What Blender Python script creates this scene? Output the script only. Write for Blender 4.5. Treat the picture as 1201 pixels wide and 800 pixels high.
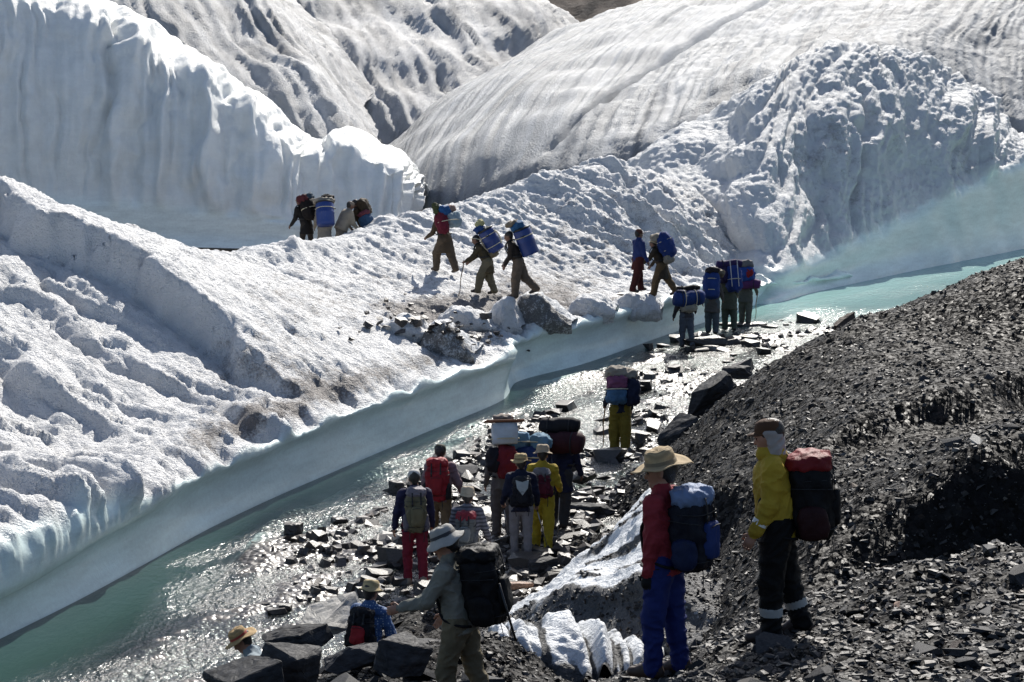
import bpy, bmesh, math, random, time
import numpy as np
from mathutils import Vector, Matrix, Euler

T0 = time.time()
for o in list(bpy.data.objects):
    bpy.data.objects.remove(o, do_unlink=True)
SC = bpy.context.scene
COL = SC.collection

# ------------------------------------------------------------------ camera
FPX, W0, H0 = 2502.0, 1201.0, 800.0          # 75 mm on 36 mm film, photo pixels
CAMZ = 8.8                                   # metres above the stream
PITCH = math.atan(360.0 / FPX)
cam_data = bpy.data.cameras.new('camera')
cam = bpy.data.objects.new('camera', cam_data)
COL.objects.link(cam)
cam_data.sensor_width = 36.0
cam_data.lens = 36.0 * FPX / W0
cam_data.clip_start = 0.5
cam_data.clip_end = 3000.0
cam.location = (0, 0, CAMZ)
cam.rotation_euler = (math.pi / 2 - PITCH, 0, 0)
SC.camera = cam

# ------------------------------------------------------------------ light
SUN_AZ, SUN_EL = math.radians(14), math.radians(38)     # azimuth to the right of the view direction
world = bpy.data.worlds.new('World')
SC.world = world
world.use_nodes = True
wn = world.node_tree
sky = wn.nodes.new('ShaderNodeTexSky')
sky.sky_type = 'NISHITA'
sky.sun_disc = False
sky.sun_elevation = SUN_EL
sky.sun_rotation = SUN_AZ
sky.altitude = 1500
sky.dust_density = 3.5
sky.ozone_density = 0.4
bg = wn.nodes['Background']
bg.inputs['Strength'].default_value = 0.10
wn.links.new(sky.outputs[0], bg.inputs['Color'])
sd = bpy.data.lights.new('sun', 'SUN')
sd.energy = 5.0
sd.angle = math.radians(0.5)
sd.color = (1.0, 0.955, 0.88)
sun = bpy.data.objects.new('sun', sd)
COL.objects.link(sun)
sv = Vector((math.sin(SUN_AZ) * math.cos(SUN_EL), math.cos(SUN_AZ) * math.cos(SUN_EL), math.sin(SUN_EL)))
sun.rotation_euler = sv.to_track_quat('Z', 'Y').to_euler()
sun.location = sv * 200
SC.view_settings.view_transform = 'Standard'
SC.view_settings.look = 'None'
SC.view_settings.exposure = 0.47
SC.view_settings.gamma = 1.0
SC.view_settings.use_curve_mapping = False
SC.render.engine = 'CYCLES'
SC.cycles.use_denoising = True
SC.cycles.max_bounces = 6
SC.cycles.diffuse_bounces = 3
SC.cycles.glossy_bounces = 2
SC.cycles.transmission_bounces = 2
SC.cycles.transparent_max_bounces = 6
SC.cycles.sample_clamp_indirect = 4.0

# ------------------------------------------------------------------ sight lines
_cp, _sp = math.cos(PITCH), math.sin(PITCH)
def at(u, v, d):
    """world point at photo pixel (u,v) and distance d along +Y"""
    a, b = (u - 600.5) / FPX, (400 - v) / FPX
    t = d / (b * _sp + _cp)
    return np.array([a * t, d, CAMZ + t * (b * _cp - _sp)])
def ground(u, v, z=0.0):
    a, b = (u - 600.5) / FPX, (400 - v) / FPX
    t = (z - CAMZ) / (b * _cp - _sp)
    return np.array([a * t, t * (b * _sp + _cp), z])
def project(P):
    P = np.asarray(P, float)
    x, y, z = P[..., 0], P[..., 1], P[..., 2] - CAMZ
    dep = y * _cp - z * _sp
    up = y * _sp + z * _cp
    return 600.5 + FPX * x / dep, 400 - FPX * up / dep, dep

# ------------------------------------------------------------------ noise
_G = np.array([[1,1,0],[-1,1,0],[1,-1,0],[-1,-1,0],[1,0,1],[-1,0,1],[1,0,-1],[-1,0,-1],
               [0,1,1],[0,-1,1],[0,1,-1],[0,-1,-1],[1,1,0],[-1,1,0],[0,-1,1],[0,-1,-1]], np.float32)
def noise(p, seed=0):
    p = np.asarray(p, np.float32)
    shp = p.shape[:-1]
    p = p.reshape(-1, 3)
    i = np.floor(p).astype(np.int64)
    f = (p - i).astype(np.float32)
    w = f * f * f * (f * (f * 6 - 15) + 10)
    out = np.zeros(len(p), np.float32)
    M = 0xFFFFFFFF
    for dx in (0, 1):
        hx = ((i[:, 0] + dx) * 374761393) & M
        wx = w[:, 0] if dx else 1 - w[:, 0]
        for dy in (0, 1):
            hy = ((i[:, 1] + dy) * 668265263) & M
            wy = w[:, 1] if dy else 1 - w[:, 1]
            for dz in (0, 1):
                h = (hx + hy + (((i[:, 2] + dz) * 2246822519) & M) + seed * 3266489917) & M
                h = ((h ^ (h >> 15)) * 2246822519) & M
                h = ((h ^ (h >> 13)) * 3266489917) & M
                h = (h ^ (h >> 16)) & 15
                g = _G[h]
                wz = w[:, 2] if dz else 1 - w[:, 2]
                out += wx * wy * wz * (g[:, 0] * (f[:, 0] - dx) + g[:, 1] * (f[:, 1] - dy) + g[:, 2] * (f[:, 2] - dz))
    return out.reshape(shp)
def fbm(p, octv=4, seed=0, gain=0.5, lac=2.03):
    p = np.asarray(p, np.float32)
    s, a = 0, 1.0
    for k in range(octv):
        s = s + a * noise(p * (lac ** k), seed + k * 17)
        a *= gain
    return s
def stack(*a):
    return np.stack(np.broadcast_arrays(*a), -1).astype(np.float32)
def sstep(a, b, x):
    t = np.clip((x - a) / (b - a), 0, 1)
    return t * t * (3 - 2 * t)

# ------------------------------------------------------------------ curves and lofts
def pchip(x, y, xi):
    """monotone cubic through (x, y[:,k])"""
    x = np.asarray(x, float); y = np.asarray(y, float)
    if y.ndim == 1:
        return pchip(x, y[:, None], xi)[:, 0]
    h = np.diff(x)[:, None]; dl = np.diff(y, axis=0) / h
    m = np.zeros_like(y)
    if len(x) > 2:
        w1 = 2 * h[1:] + h[:-1]; w2 = h[1:] + 2 * h[:-1]
        ok = dl[:-1] * dl[1:] > 0
        with np.errstate(divide='ignore', invalid='ignore'):
            hm = (w1 + w2) / (w1 / dl[:-1] + w2 / dl[1:])
        m[1:-1] = np.where(ok, hm, 0)
    m[0] = dl[0]; m[-1] = dl[-1]
    k = np.clip(np.searchsorted(x, xi) - 1, 0, len(x) - 2)
    hh = h[k]; t = ((xi - x[k])[:, None]) / hh
    t2, t3 = t * t, t * t * t
    return (2*t3-3*t2+1)*y[k] + (t3-2*t2+t)*hh*m[k] + (-2*t3+3*t2)*y[k+1] + (t3-t2)*hh*m[k+1]
def catmull(y, n):
    """uniform Catmull-Rom through rows of y, then n points at equal arc length; returns points and control index"""
    y = np.asarray(y, float); R = len(y)
    e = np.concatenate([[2*y[0]-y[1]], y, [2*y[-1]-y[-2]]])
    ti = np.linspace(0, R - 1, 24 * (R - 1) + 1)
    k = np.minimum(ti.astype(int), R - 2); t = (ti - k)[:, None]
    p0, p1, p2, p3 = e[k], e[k+1], e[k+2], e[k+3]
    q = .5*((2*p1)+(-p0+p2)*t+(2*p0-5*p1+4*p2-p3)*t*t+(-p0+3*p1-3*p2+p3)*t**3)
    L = np.concatenate([[0], np.cumsum(np.linalg.norm(np.diff(q, axis=0), axis=1))])
    li = np.linspace(0, L[-1], n)
    return np.stack([np.interp(li, L, q[:, c]) for c in range(q.shape[1])], 1), np.interp(li, L, ti)
def loft(ctrl, nr, nc):
    """ctrl (columns, rows, 3) -> dense (nr, nc, 3), with the control row and column index of every vertex"""
    ctrl = np.asarray(ctrl, float); C, R, _ = ctrl.shape
    colsP = np.zeros((C, nr, 4))
    for j in range(C):
        p, ti = catmull(ctrl[j], nr)
        colsP[j, :, :3] = p; colsP[j, :, 3] = ti
    mid = colsP[:, :, :3].mean(1)
    L = np.concatenate([[0], np.cumsum(np.linalg.norm(np.diff(mid, axis=0), axis=1))])
    li = np.linspace(0, L[-1], nc)
    flat = colsP.reshape(C, -1)
    e = pchip(L, flat, li).reshape(nc, nr, 4).transpose(1, 0, 2)
    cj = np.interp(li, L, np.arange(C))
    return e[:, :, :3].copy(), e[:, :, 3].copy(), np.broadcast_to(cj, (nr, nc)).copy()
def gnormals(P):
    a = np.gradient(P, axis=0); b = np.gradient(P, axis=1)
    n = np.cross(b, a)
    n /= np.linalg.norm(n, axis=-1, keepdims=True) + 1e-9
    return n

# ------------------------------------------------------------------ objects
def link(o, parent=None):
    COL.objects.link(o)
    if parent is not None:
        o.parent = parent
    return o
def tag(o, label=None, cat=None, group=None, kind=None):
    if label: o['label'] = label
    if cat: o['category'] = cat
    if group: o['group'] = group
    if kind: o['kind'] = kind
    return o
def mesh_np(name, V, quads=None, mat=None, smooth=True, tris=None, attrs=None, mats=None, matidx=None):
    me = bpy.data.meshes.new(name)
    V = np.ascontiguousarray(V, np.float32).reshape(-1, 3)
    nq = 0 if quads is None else len(quads)
    nt = 0 if tris is None else len(tris)
    me.vertices.add(len(V)); me.vertices.foreach_set('co', V.ravel())
    me.loops.add(nq * 4 + nt * 3); me.polygons.add(nq + nt)
    lv = []
    if nq: lv.append(np.asarray(quads, np.int32).ravel())
    if nt: lv.append(np.asarray(tris, np.int32).ravel())
    me.loops.foreach_set('vertex_index', np.concatenate(lv))
    st = np.concatenate([np.arange(nq) * 4, nq * 4 + np.arange(nt) * 3]).astype(np.int32)
    me.polygons.foreach_set('loop_start', st)
    if matidx is not None:
        me.polygons.foreach_set('material_index', np.asarray(matidx, np.int32))
    me.polygons.foreach_set('use_smooth', np.full(nq + nt, smooth, bool))
    for k, a in (attrs or {}).items():
        at_ = me.attributes.new(k, 'FLOAT', 'POINT')
        at_.data.foreach_set('value', np.ascontiguousarray(a, np.float32).ravel())
    me.update(calc_edges=True); me.validate()
    for m in (mats or ([mat] if mat else [])):
        me.materials.append(m)
    return me
def grid_quads(nr, nc):
    i = np.arange(nr * nc).reshape(nr, nc)
    return np.stack([i[:-1, :-1], i[:-1, 1:], i[1:, 1:], i[1:, :-1]], -1).reshape(-1, 4)
SURF = []
def grid_obj(name, P, mat, attrs=None, parent=None, surf=True, kind=None):
    nr, nc = P.shape[:2]
    me = mesh_np(name, P.reshape(-1, 3), grid_quads(nr, nc), mat, True, attrs=attrs)
    o = link(bpy.data.objects.new(name, me), parent)
    if kind: o['kind'] = kind
    if surf: SURF.append(project(P.reshape(-1, 3)) + (P.reshape(-1, 3),))
    return o
def land(u, v, tol=3.0, names=None):
    """first terrain point seen at photo pixel (u,v)"""
    best = None
    for (pu, pv, dep, P) in SURF:
        m = np.nonzero((np.abs(pu - u) < tol) & (np.abs(pv - v) < tol))[0]
        if len(m):
            k = m[np.argmin(dep[m])]
            if best is None or dep[k] < best[0]:
                best = (dep[k], P[k])
    if best is None:
        return ground(u, v, 0)
    return at(u, v, best[1][1])

# ------------------------------------------------------------------ materials
class NT:
    def __init__(self, name):
        self.m = bpy.data.materials.new(name); self.m.use_nodes = True
        self.t = self.m.node_tree
        self.b = self.t.nodes['Principled BSDF']; self.out = self.t.nodes['Material Output']
    def n(self, typ, **kw):
        nd = self.t.nodes.new(typ)
        for k, v in kw.items(): setattr(nd, k, v)
        return nd
    def l(self, a, b): self.t.links.new(a, b)
    def coord(self, which='Object'):
        return self.n('ShaderNodeTexCoord').outputs[which]
    def geo(self): return self.n('ShaderNodeNewGeometry')
    def noise(self, scale, detail=4, rough=0.55, vec=None, stretch=None, dist=0.0):
        v = vec if vec is not None else self.geo().outputs['Position']
        if stretch:
            mp = self.n('ShaderNodeMapping'); mp.inputs['Scale'].default_value = stretch
            self.l(v, mp.inputs['Vector']); v = mp.outputs[0]
        nd = self.n('ShaderNodeTexNoise'); nd.inputs['Scale'].default_value = scale
        nd.inputs['Detail'].default_value = detail; nd.inputs['Roughness'].default_value = rough
        nd.inputs['Distortion'].default_value = dist
        self.l(v, nd.inputs['Vector']); return nd.outputs['Fac']
    def voro(self, scale, feature='F1', vec=None, out='Distance', rand=1.0):
        v = vec if vec is not None else self.geo().outputs['Position']
        nd = self.n('ShaderNodeTexVoronoi', feature=feature); nd.inputs['Scale'].default_value = scale
        nd.inputs['Randomness'].default_value = rand
        self.l(v, nd.inputs['Vector']); return nd.outputs[out]
    def ramp(self, fac, stops):
        r = self.n('ShaderNodeValToRGB'); e = r.color_ramp.elements
        while len(e) < len(stops): e.new(0.5)
        for k, (p, c) in enumerate(stops):
            e[k].position = p; e[k].color = (c, c, c, 1) if not hasattr(c, '__len__') else (*c, 1)
        self.l(fac, r.inputs[0]); return r.outputs[0]
    def attr(self, name):
        a = self.n('ShaderNodeAttribute', attribute_name=name); return a.outputs['Fac']
    def mix(self, f, a, b, blend='MIX'):
        m = self.n('ShaderNodeMix', data_type='RGBA', blend_type=blend)
        for s, v in ((m.inputs[0], f), (m.inputs[6], a), (m.inputs[7], b)):
            if hasattr(v, 'is_linked'): self.l(v, s)
            elif hasattr(v, '__len__'): s.default_value = (*v, 1)
            else: s.default_value = v
        return m.outputs[2]
    def math(self, op, a, b=0.0, clamp=False):
        m = self.n('ShaderNodeMath', operation=op, use_clamp=clamp)
        for s, v in ((m.inputs[0], a), (m.inputs[1], b)):
            if hasattr(v, 'is_linked'): self.l(v, s)
            else: s.default_value = v
        return m.outputs[0]
    def bump(self, h, strength=0.5, dist=0.02, normal=None):
        b = self.n('ShaderNodeBump')
        if hasattr(strength, 'is_linked'): self.l(strength, b.inputs['Strength'])
        else: b.inputs['Strength'].default_value = strength
        b.inputs['Distance'].default_value = dist
        self.l(h, b.inputs['Height'])
        if normal is not None: self.l(normal, b.inputs['Normal'])
        return b.outputs[0]
    def set(self, **kw):
        for k, v in kw.items():
            s = self.b.inputs[k.replace('_', ' ')]
            if hasattr(v, 'is_linked'): self.l(v, s)
            elif hasattr(v, '__len__') and len(v) == 3 and s.type == 'RGBA': s.default_value = (*v, 1)
            else: s.default_value = v

def ice_material(name, snow, blue, dirt_shade_col, grain=1.0, dirt_noise=2.5, sss=0.0, linear=False):
    t = NT(name)
    sm = t.attr('smooth_ice'); dirt = t.attr('dirt')
    n1 = t.noise(1.3, 5, 0.6)
    tint = t.ramp(n1, [(0.32, tuple(c * 0.86 for c in snow)), (0.62, snow)])
    nb = t.math('ADD', t.math('MULTIPLY', t.noise(0.9, 6, 0.65, stretch=(1, 1, 5.0), dist=0.4), 0.65), t.math('MULTIPLY', t.noise(11, 5, 0.7), 0.35))
    bl = t.ramp(nb, [(0.34, tuple(c * 0.78 for c in blue)), (0.64, tuple(min(1, c * 1.08) for c in blue))])
    base = t.mix(sm, tint, bl)
    dn = t.noise(dirt_noise, 8, 0.72)
    dn2 = t.noise(24, 3, 0.6)
    dm = t.math('MULTIPLY', t.math('ADD', t.math('MULTIPLY', dn, 1.3), t.math('MULTIPLY', dn2, 0.7)), 1.0)
    # dirt amount = smoothstep(1.15 - dirt, ...)
    k = t.math('ADD', dm, t.math('MULTIPLY', t.math('SUBTRACT', dirt, 0.5), 1.3))
    f = t.ramp(k, [(0.86, 0.0), (1.0, 0.92)])
    k2 = t.math('MULTIPLY', k, 0.8)
    f = t.ramp(k2, [(0.72, 0.0), (1.0, 0.95)])
    if linear:
        f = t.math('MULTIPLY', t.math('ADD', dirt, t.math('MULTIPLY', t.math('SUBTRACT', dn2, 0.5), 0.5)), 0.85, True)
    base = t.mix(f, base, dirt_shade_col)
    g1 = t.noise(9 , 5, 0.65); g2 = t.noise(24, 3, 0.6)
    h = t.math('ADD', t.math('MULTIPLY', g1, 1.0), t.math('MULTIPLY', g2, 0.55))
    st = t.math('SUBTRACT', 1.0, t.math('MULTIPLY', sm, 0.93))
    t.set(Base_Color=base, Roughness=t.math('SUBTRACT', 0.62, t.math('MULTIPLY', sm, 0.36)),
          Normal=t.bump(h, t.math('MULTIPLY', st, 0.75 * grain), 0.10))
    t.b.inputs['IOR'].default_value = 1.31
    if sss:
        t.b.inputs['Subsurface Weight'].default_value = sss
        t.b.inputs['Subsurface Radius'].default_value = (0.35, 0.6, 0.7)
        t.b.inputs['Subsurface Scale'].default_value = 0.35
    return t.m
M = {}
M['ice'] = ice_material('glacier_ice', (0.80, 0.80, 0.80), (0.64, 0.76, 0.74), (0.19, 0.17, 0.16), 1.6)
M['ice_cliff'] = ice_material('cliff_ice', (0.90, 0.89, 0.865), (0.82, 0.87, 0.835), (0.3, 0.29, 0.28), 1.0, 2.2)
M['ice_far'] = ice_material('far_glacier_ice', (0.73, 0.735, 0.735), (0.645, 0.705, 0.69), (0.27, 0.255, 0.245), 1.3, 2.2)
M['ice_striped'] = ice_material('striped_ice', (0.60, 0.615, 0.63), (0.6, 0.67, 0.665), (0.18, 0.188, 0.20), 1.3, 2.2, linear=True)
M['ice_ashen'] = ice_material('ashen_ice', (0.66, 0.66, 0.66), (0.6, 0.67, 0.665), (0.22, 0.212, 0.205), 1.6, 2.2, linear=True)
M['ice_dirty'] = ice_material('dirty_ice', (0.76, 0.78, 0.80), (0.55, 0.68, 0.68), (0.04, 0.039, 0.04), 1.2, 5.0)
M['ice_grey'] = ice_material('grey_ice', (0.70, 0.71, 0.72), (0.55, 0.68, 0.68), (0.13, 0.125, 0.12), 1.2, 6.0)

def slate_material(name, dark, light, rough=0.36, grain=1.0, spec=0.5, island=True):
    t = NT(name)
    if island:
        r = t.geo().outputs['Random Per Island']
    else:
        r = t.n('ShaderNodeObjectInfo').outputs['Random']
    n1 = t.noise(7, 6, 0.65, vec=t.coord(), stretch=(1, 1, 3))
    c = t.mix(r, dark, light)
    c = t.mix(t.ramp(n1, [(0.35, 0.0), (0.75, 1.0)]), c, tuple(x * 1.9 for x in light))
    c = t.mix(t.ramp(t.noise(3, 5, 0.6, vec=t.coord()), [(0.58, 0.0), (0.8, 0.5)]), c, (0.05, 0.04, 0.032))
    c = t.mix(t.ramp(r, [(0.88, 0.0), (0.90, 1.0)]), c, (0.07, 0.05, 0.037))
    c = t.mix(t.ramp(r, [(0.955, 0.0), (0.965, 1.0)]), c, (0.16, 0.145, 0.13))
    n2 = t.noise(30, 5, 0.7, vec=t.coord(), stretch=(1, 1, 2.5))
    t.set(Base_Color=c, Roughness=t.ramp(n2, [(0.3, rough - 0.1), (0.7, rough + 0.18)]),
          Normal=t.bump(n2, 0.35 * grain, 0.02))
    t.b.inputs['Specular IOR Level'].default_value = spec
    return t.m
M['slate'] = slate_material('slate', (0.012, 0.0125, 0.014), (0.034, 0.034, 0.036), 0.66, island=False, spec=0.17)
M['gravel'] = slate_material('slate_gravel', (0.007, 0.007, 0.0072), (0.034, 0.031, 0.0295), 0.5, spec=0.26)
M['wet'] = slate_material('wet_stone', (0.014, 0.014, 0.015), (0.042, 0.036, 0.032), 0.4, island=False)
M['wetgravel'] = slate_material('wet_gravel', (0.02, 0.018, 0.017), (0.06, 0.05, 0.044), 0.4)
M['pale'] = slate_material('pale_rock', (0.16, 0.15, 0.135), (0.24, 0.23, 0.21), 0.6, island=False)
M['brown'] = slate_material('brown_rock', (0.16, 0.09, 0.06), (0.22, 0.13, 0.085), 0.6, island=False)

t = NT('moraine_ground')
def facets(t, scale):
    nd = t.n('ShaderNodeTexVoronoi', feature='F1'); nd.inputs['Scale'].default_value = scale
    g_ = t.geo().outputs['Position']
    t.l(g_, nd.inputs['Vector'])
    sub = t.n('ShaderNodeVectorMath', operation='SUBTRACT'); t.l(g_, sub.inputs[0]); t.l(nd.outputs['Position'], sub.inputs[1])
    off = t.n('ShaderNodeVectorMath', operation='SUBTRACT'); t.l(nd.outputs['Color'], off.inputs[0]); off.inputs[1].default_value = (0.5, 0.5, 0.5)
    dt = t.n('ShaderNodeVectorMath', operation='DOT_PRODUCT'); t.l(sub.outputs[0], dt.inputs[0]); t.l(off.outputs[0], dt.inputs[1])
    return nd, dt.outputs['Value']
n1_, h1_ = facets(t, 15); n2_, h2_ = facets(t, 33)
sepc = t.n('ShaderNodeSeparateColor'); t.l(n1_.outputs['Color'], sepc.inputs[0])
sep2 = t.n('ShaderNodeSeparateColor'); t.l(n2_.outputs['Color'], sep2.inputs[0])
c = t.ramp(sepc.outputs[0], [(0.0, (0.004, 0.004, 0.0042)), (0.65, (0.0095, 0.009, 0.0088)), (0.9, (0.024, 0.022, 0.021)), (1.0, (0.06, 0.052, 0.046))])
c = t.mix(t.math('MULTIPLY', sep2.outputs[1], 0.5), c, (0.010, 0.0095, 0.0095))
c = t.mix(t.ramp(t.noise(0.7, 4), [(0.45, 0.0), (0.7, 0.5)]), c, (0.014, 0.0118, 0.0105))
h = t.math('ADD', t.math('MULTIPLY', h1_, 1.5), t.math('MULTIPLY', h2_, 1.1))
h = t.math('ADD', h, t.math('MULTIPLY', n1_.outputs['Distance'], -0.012))
t.set(Base_Color=c, Roughness=t.ramp(sepc.outputs[1], [(0.0, 0.48), (0.25, 0.62), (1.0, 0.85)]), Normal=t.bump(h, 1.0, 0.9))
t.b.inputs['Specular IOR Level'].default_value = 0.075
M['moraine'] = t.m

t = NT('stream_bed')
v1 = t.voro(9); vc = t.voro(9, out='Color'); sepc = t.n('ShaderNodeSeparateColor'); t.l(vc, sepc.inputs[0])
c = t.ramp(sepc.outputs[0], [(0.0, (0.035, 0.032, 0.03)), (0.7, (0.085, 0.075, 0.068)), (1.0, (0.16, 0.14, 0.12))])
ice = t.attr('ice_bed')
c = t.mix(ice, c, (0.46, 0.63, 0.60))
t.set(Base_Color=c, Roughness=0.35, Normal=t.bump(t.math('MULTIPLY', v1, -1.0), 0.8, 0.05))
M['bed'] = t.m

t = NT('stream_water')
dep = t.attr('depth'); rif = t.attr('riffle')
pos = t.geo().outputs['Position']
rot = t.n('ShaderNodeMapping'); rot.inputs['Rotation'].default_value = (0, 0, math.radians(26)); rot.inputs['Scale'].default_value = (1.6, 0.8, 1)
t.l(pos, rot.inputs['Vector'])
w1 = t.noise(2.9, 2, 0.5, vec=rot.outputs[0], dist=0.6); w2 = t.noise(6.2, 3, 0.6, vec=rot.outputs[0], dist=0.4); w3 = t.noise(24, 2, 0.5, vec=rot.outputs[0])
h = t.math('ADD', t.math('MULTIPLY', w1, 1.0), t.math('ADD', t.math('MULTIPLY', w2, 0.75), t.math('MULTIPLY', w3, 0.16)))
bst = t.math('ADD', 0.07, t.math('MULTIPLY', rif, 0.93))
nrm = t.bump(h, bst, 0.14)
fr = t.n('ShaderNodeFresnel'); fr.inputs['IOR'].default_value = 1.33; t.l(nrm, fr.inputs['Normal'])
tr = t.n('ShaderNodeBsdfTransparent')
t.l(t.mix(t.math('MULTIPLY', dep, 1.6, True), (0.90, 0.945, 0.935), (0.24, 0.42, 0.39)), tr.inputs['Color'])
df = t.n('ShaderNodeBsdfDiffuse'); milk = t.attr('milk'); t.l(t.mix(milk, (0.05, 0.105, 0.095), (0.30, 0.50, 0.465)), df.inputs['Color'])
gl = t.n('ShaderNodeBsdfGlossy'); t.l(nrm, gl.inputs['Normal'])
t.l(t.math('ADD', 0.08, t.math('MULTIPLY', rif, 0.17)), gl.inputs['Roughness'])
m1 = t.n('ShaderNodeMixShader'); t.l(t.math('ADD', t.math('MULTIPLY', dep, 0.8), t.math('MULTIPLY', milk, 0.45), True), m1.inputs[0]); t.l(tr.outputs[0], m1.inputs[1]); t.l(df.outputs[0], m1.inputs[2])
m2 = t.n('ShaderNodeMixShader'); t.l(fr.outputs[0], m2.inputs[0]); t.l(m1.outputs[0], m2.inputs[1]); t.l(gl.outputs[0], m2.inputs[2])
t.l(m2.outputs[0], t.out.inputs['Surface'])
M['water'] = t.m

t = NT('scree_hill')
c = t.ramp(t.noise(0.25, 8, 0.7), [(0.3, (0.06, 0.045, 0.037)), (0.7, (0.15, 0.11, 0.085))])
t.set(Base_Color=c, Roughness=0.9, Normal=t.bump(t.noise(0.6, 8, 0.75), 1.0, 1.5))
M['hill'] = t.m

_cl = {}
def cloth(col, rough=0.75, wrinkle=0.5, sheen=0.0):
    lum = sum(col) / 3; col = tuple((c * 0.9 + lum * 0.1) * 0.78 for c in col)      # slightly greyed; the walkers' backlit shade put in as an even darkening
    key = (tuple(round(c, 3) for c in col), rough, wrinkle)
    if key in _cl: return _cl[key]
    t = NT('cloth_%02x%02x%02x' % tuple(int(min(1, c) * 255) for c in col))
    p = t.coord()
    n1 = t.noise(5, 5, 0.6, vec=p); n2 = t.noise(160, 2, 0.5, vec=p)
    c = t.ramp(n1, [(0.3, tuple(x * 0.78 for x in col)), (0.7, tuple(min(1, x * 1.12) for x in col))])
    w = t.noise(13, 4, 0.55, vec=p, stretch=(1, 1, 0.55), dist=0.8)
    t.set(Base_Color=c, Roughness=rough, Normal=t.bump(n2, 0.12, 0.003, t.bump(w, wrinkle, 0.02)))
    t.b.inputs['Specular IOR Level'].default_value = 0.18
    _cl[key] = t.m
    return t.m
def check_cloth(a, b, scale=28):
    t = NT('patterned_cloth')
    p = t.coord()
    v = t.voro(scale, vec=p, rand=0.25)
    c = t.mix(t.ramp(v, [(0.22, 1.0), (0.32, 0.0)]), a, b)
    t.set(Base_Color=c, Roughness=0.8, Normal=t.bump(t.noise(13, 4, vec=p), 0.4, 0.02))
    return t.m
def stripe_cloth(a, b, n=22):
    t = NT('striped_cloth')
    p = t.coord(); sx = t.n('ShaderNodeSeparateXYZ'); t.l(p, sx.inputs[0])
    s = t.math('SINE', t.math('MULTIPLY', sx.outputs[2], n * 6.283))
    c = t.mix(t.math('GREATER_THAN', s, 0.0), a, b)
    t.set(Base_Color=c, Roughness=0.8, Normal=t.bump(t.noise(13, 4, vec=p), 0.4, 0.02))
    return t.m
def simple(name, col, rough=0.5, metal=0.0, bump=0.0, scale=40):
    t = NT(name)
    n1 = t.noise(8, 4, vec=t.coord())
    c = t.ramp(n1, [(0.3, tuple(x * 0.8 for x in col)), (0.7, tuple(min(1, x * 1.1) for x in col))])
    t.set(Base_Color=c, Roughness=rough, Metallic=metal)
    if bump: t.set(Normal=t.bump(t.noise(scale, 3, vec=t.coord()), bump, 0.01))
    return t.m
def straw(col):
    t = NT('woven_straw')
    p = t.coord()
    w = t.n('ShaderNodeTexWave', wave_type='RINGS', rings_direction='Z'); w.inputs['Scale'].default_value = 26; w.inputs['Distortion'].default_value = 1.2
    t.l(p, w.inputs['Vector'])
    n1 = t.noise(60, 3, vec=p)
    c = t.mix(t.math('MULTIPLY', w.outputs['Fac'], n1), tuple(x * 0.6 for x in col), tuple(min(1, x * 1.15) for x in col))
    t.set(Base_Color=c, Roughness=0.85, Normal=t.bump(w.outputs['Fac'], 0.4, 0.004))
    return t.m
M['skin'] = simple('skin', (0.33, 0.17, 0.11), 0.55, bump=0.1)
M['skin_dark'] = simple('tanned_skin', (0.17, 0.085, 0.055), 0.55, bump=0.1)
M['boot'] = simple('boot_leather', (0.035, 0.024, 0.02), 0.6, bump=0.3)
M['eye'] = simple('eye', (0.02, 0.015, 0.012), 0.2)
M['lip'] = simple('lip', (0.26, 0.10, 0.08), 0.5)
M['hair'] = simple('hair', (0.018, 0.014, 0.012), 0.5, bump=0.8, scale=90)
t = NT('scuffed_blue_plastic')
sc_ = t.ramp(t.noise(26, 6, 0.75, vec=t.coord(), stretch=(1, 1, 0.35)), [(0.56, 0.0), (0.72, 0.6)])
t.set(Base_Color=t.mix(sc_, t.mix(t.n('ShaderNodeObjectInfo').outputs['Random'], (0.008, 0.026, 0.135), (0.015, 0.042, 0.19)), (0.11, 0.13, 0.18)), Roughness=0.5, Normal=t.bump(t.noise(12, 3, vec=t.coord()), 0.15, 0.01))
M['blueplastic'] = t.m
M['blackplastic'] = simple('black_plastic', (0.012, 0.012, 0.014), 0.4)
M['metal'] = simple('pole_metal', (0.3, 0.3, 0.31), 0.35, 0.8)
M['wood'] = simple('stick_wood', (0.20, 0.12, 0.06), 0.7, bump=0.3)
M['rope'] = simple('rope', (0.55, 0.5, 0.36), 0.85, bump=0.4, scale=80)
M['webbing'] = simple('webbing', (0.014, 0.014, 0.016), 0.75, bump=0.2, scale=120)

# ================================================================== THE SETTING
rng = np.random.default_rng(7)
# base sheet far below everything, reaching the horizon
_s = 2500.0
_g = np.array([[[-_s, -200, -1.6], [_s, -200, -1.6]], [[-_s, 2 * _s, -1.6], [_s, 2 * _s, -1.6]]], float)
grid_obj('valley_floor', _g, M['hill'], surf=False, kind='structure')

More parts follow.
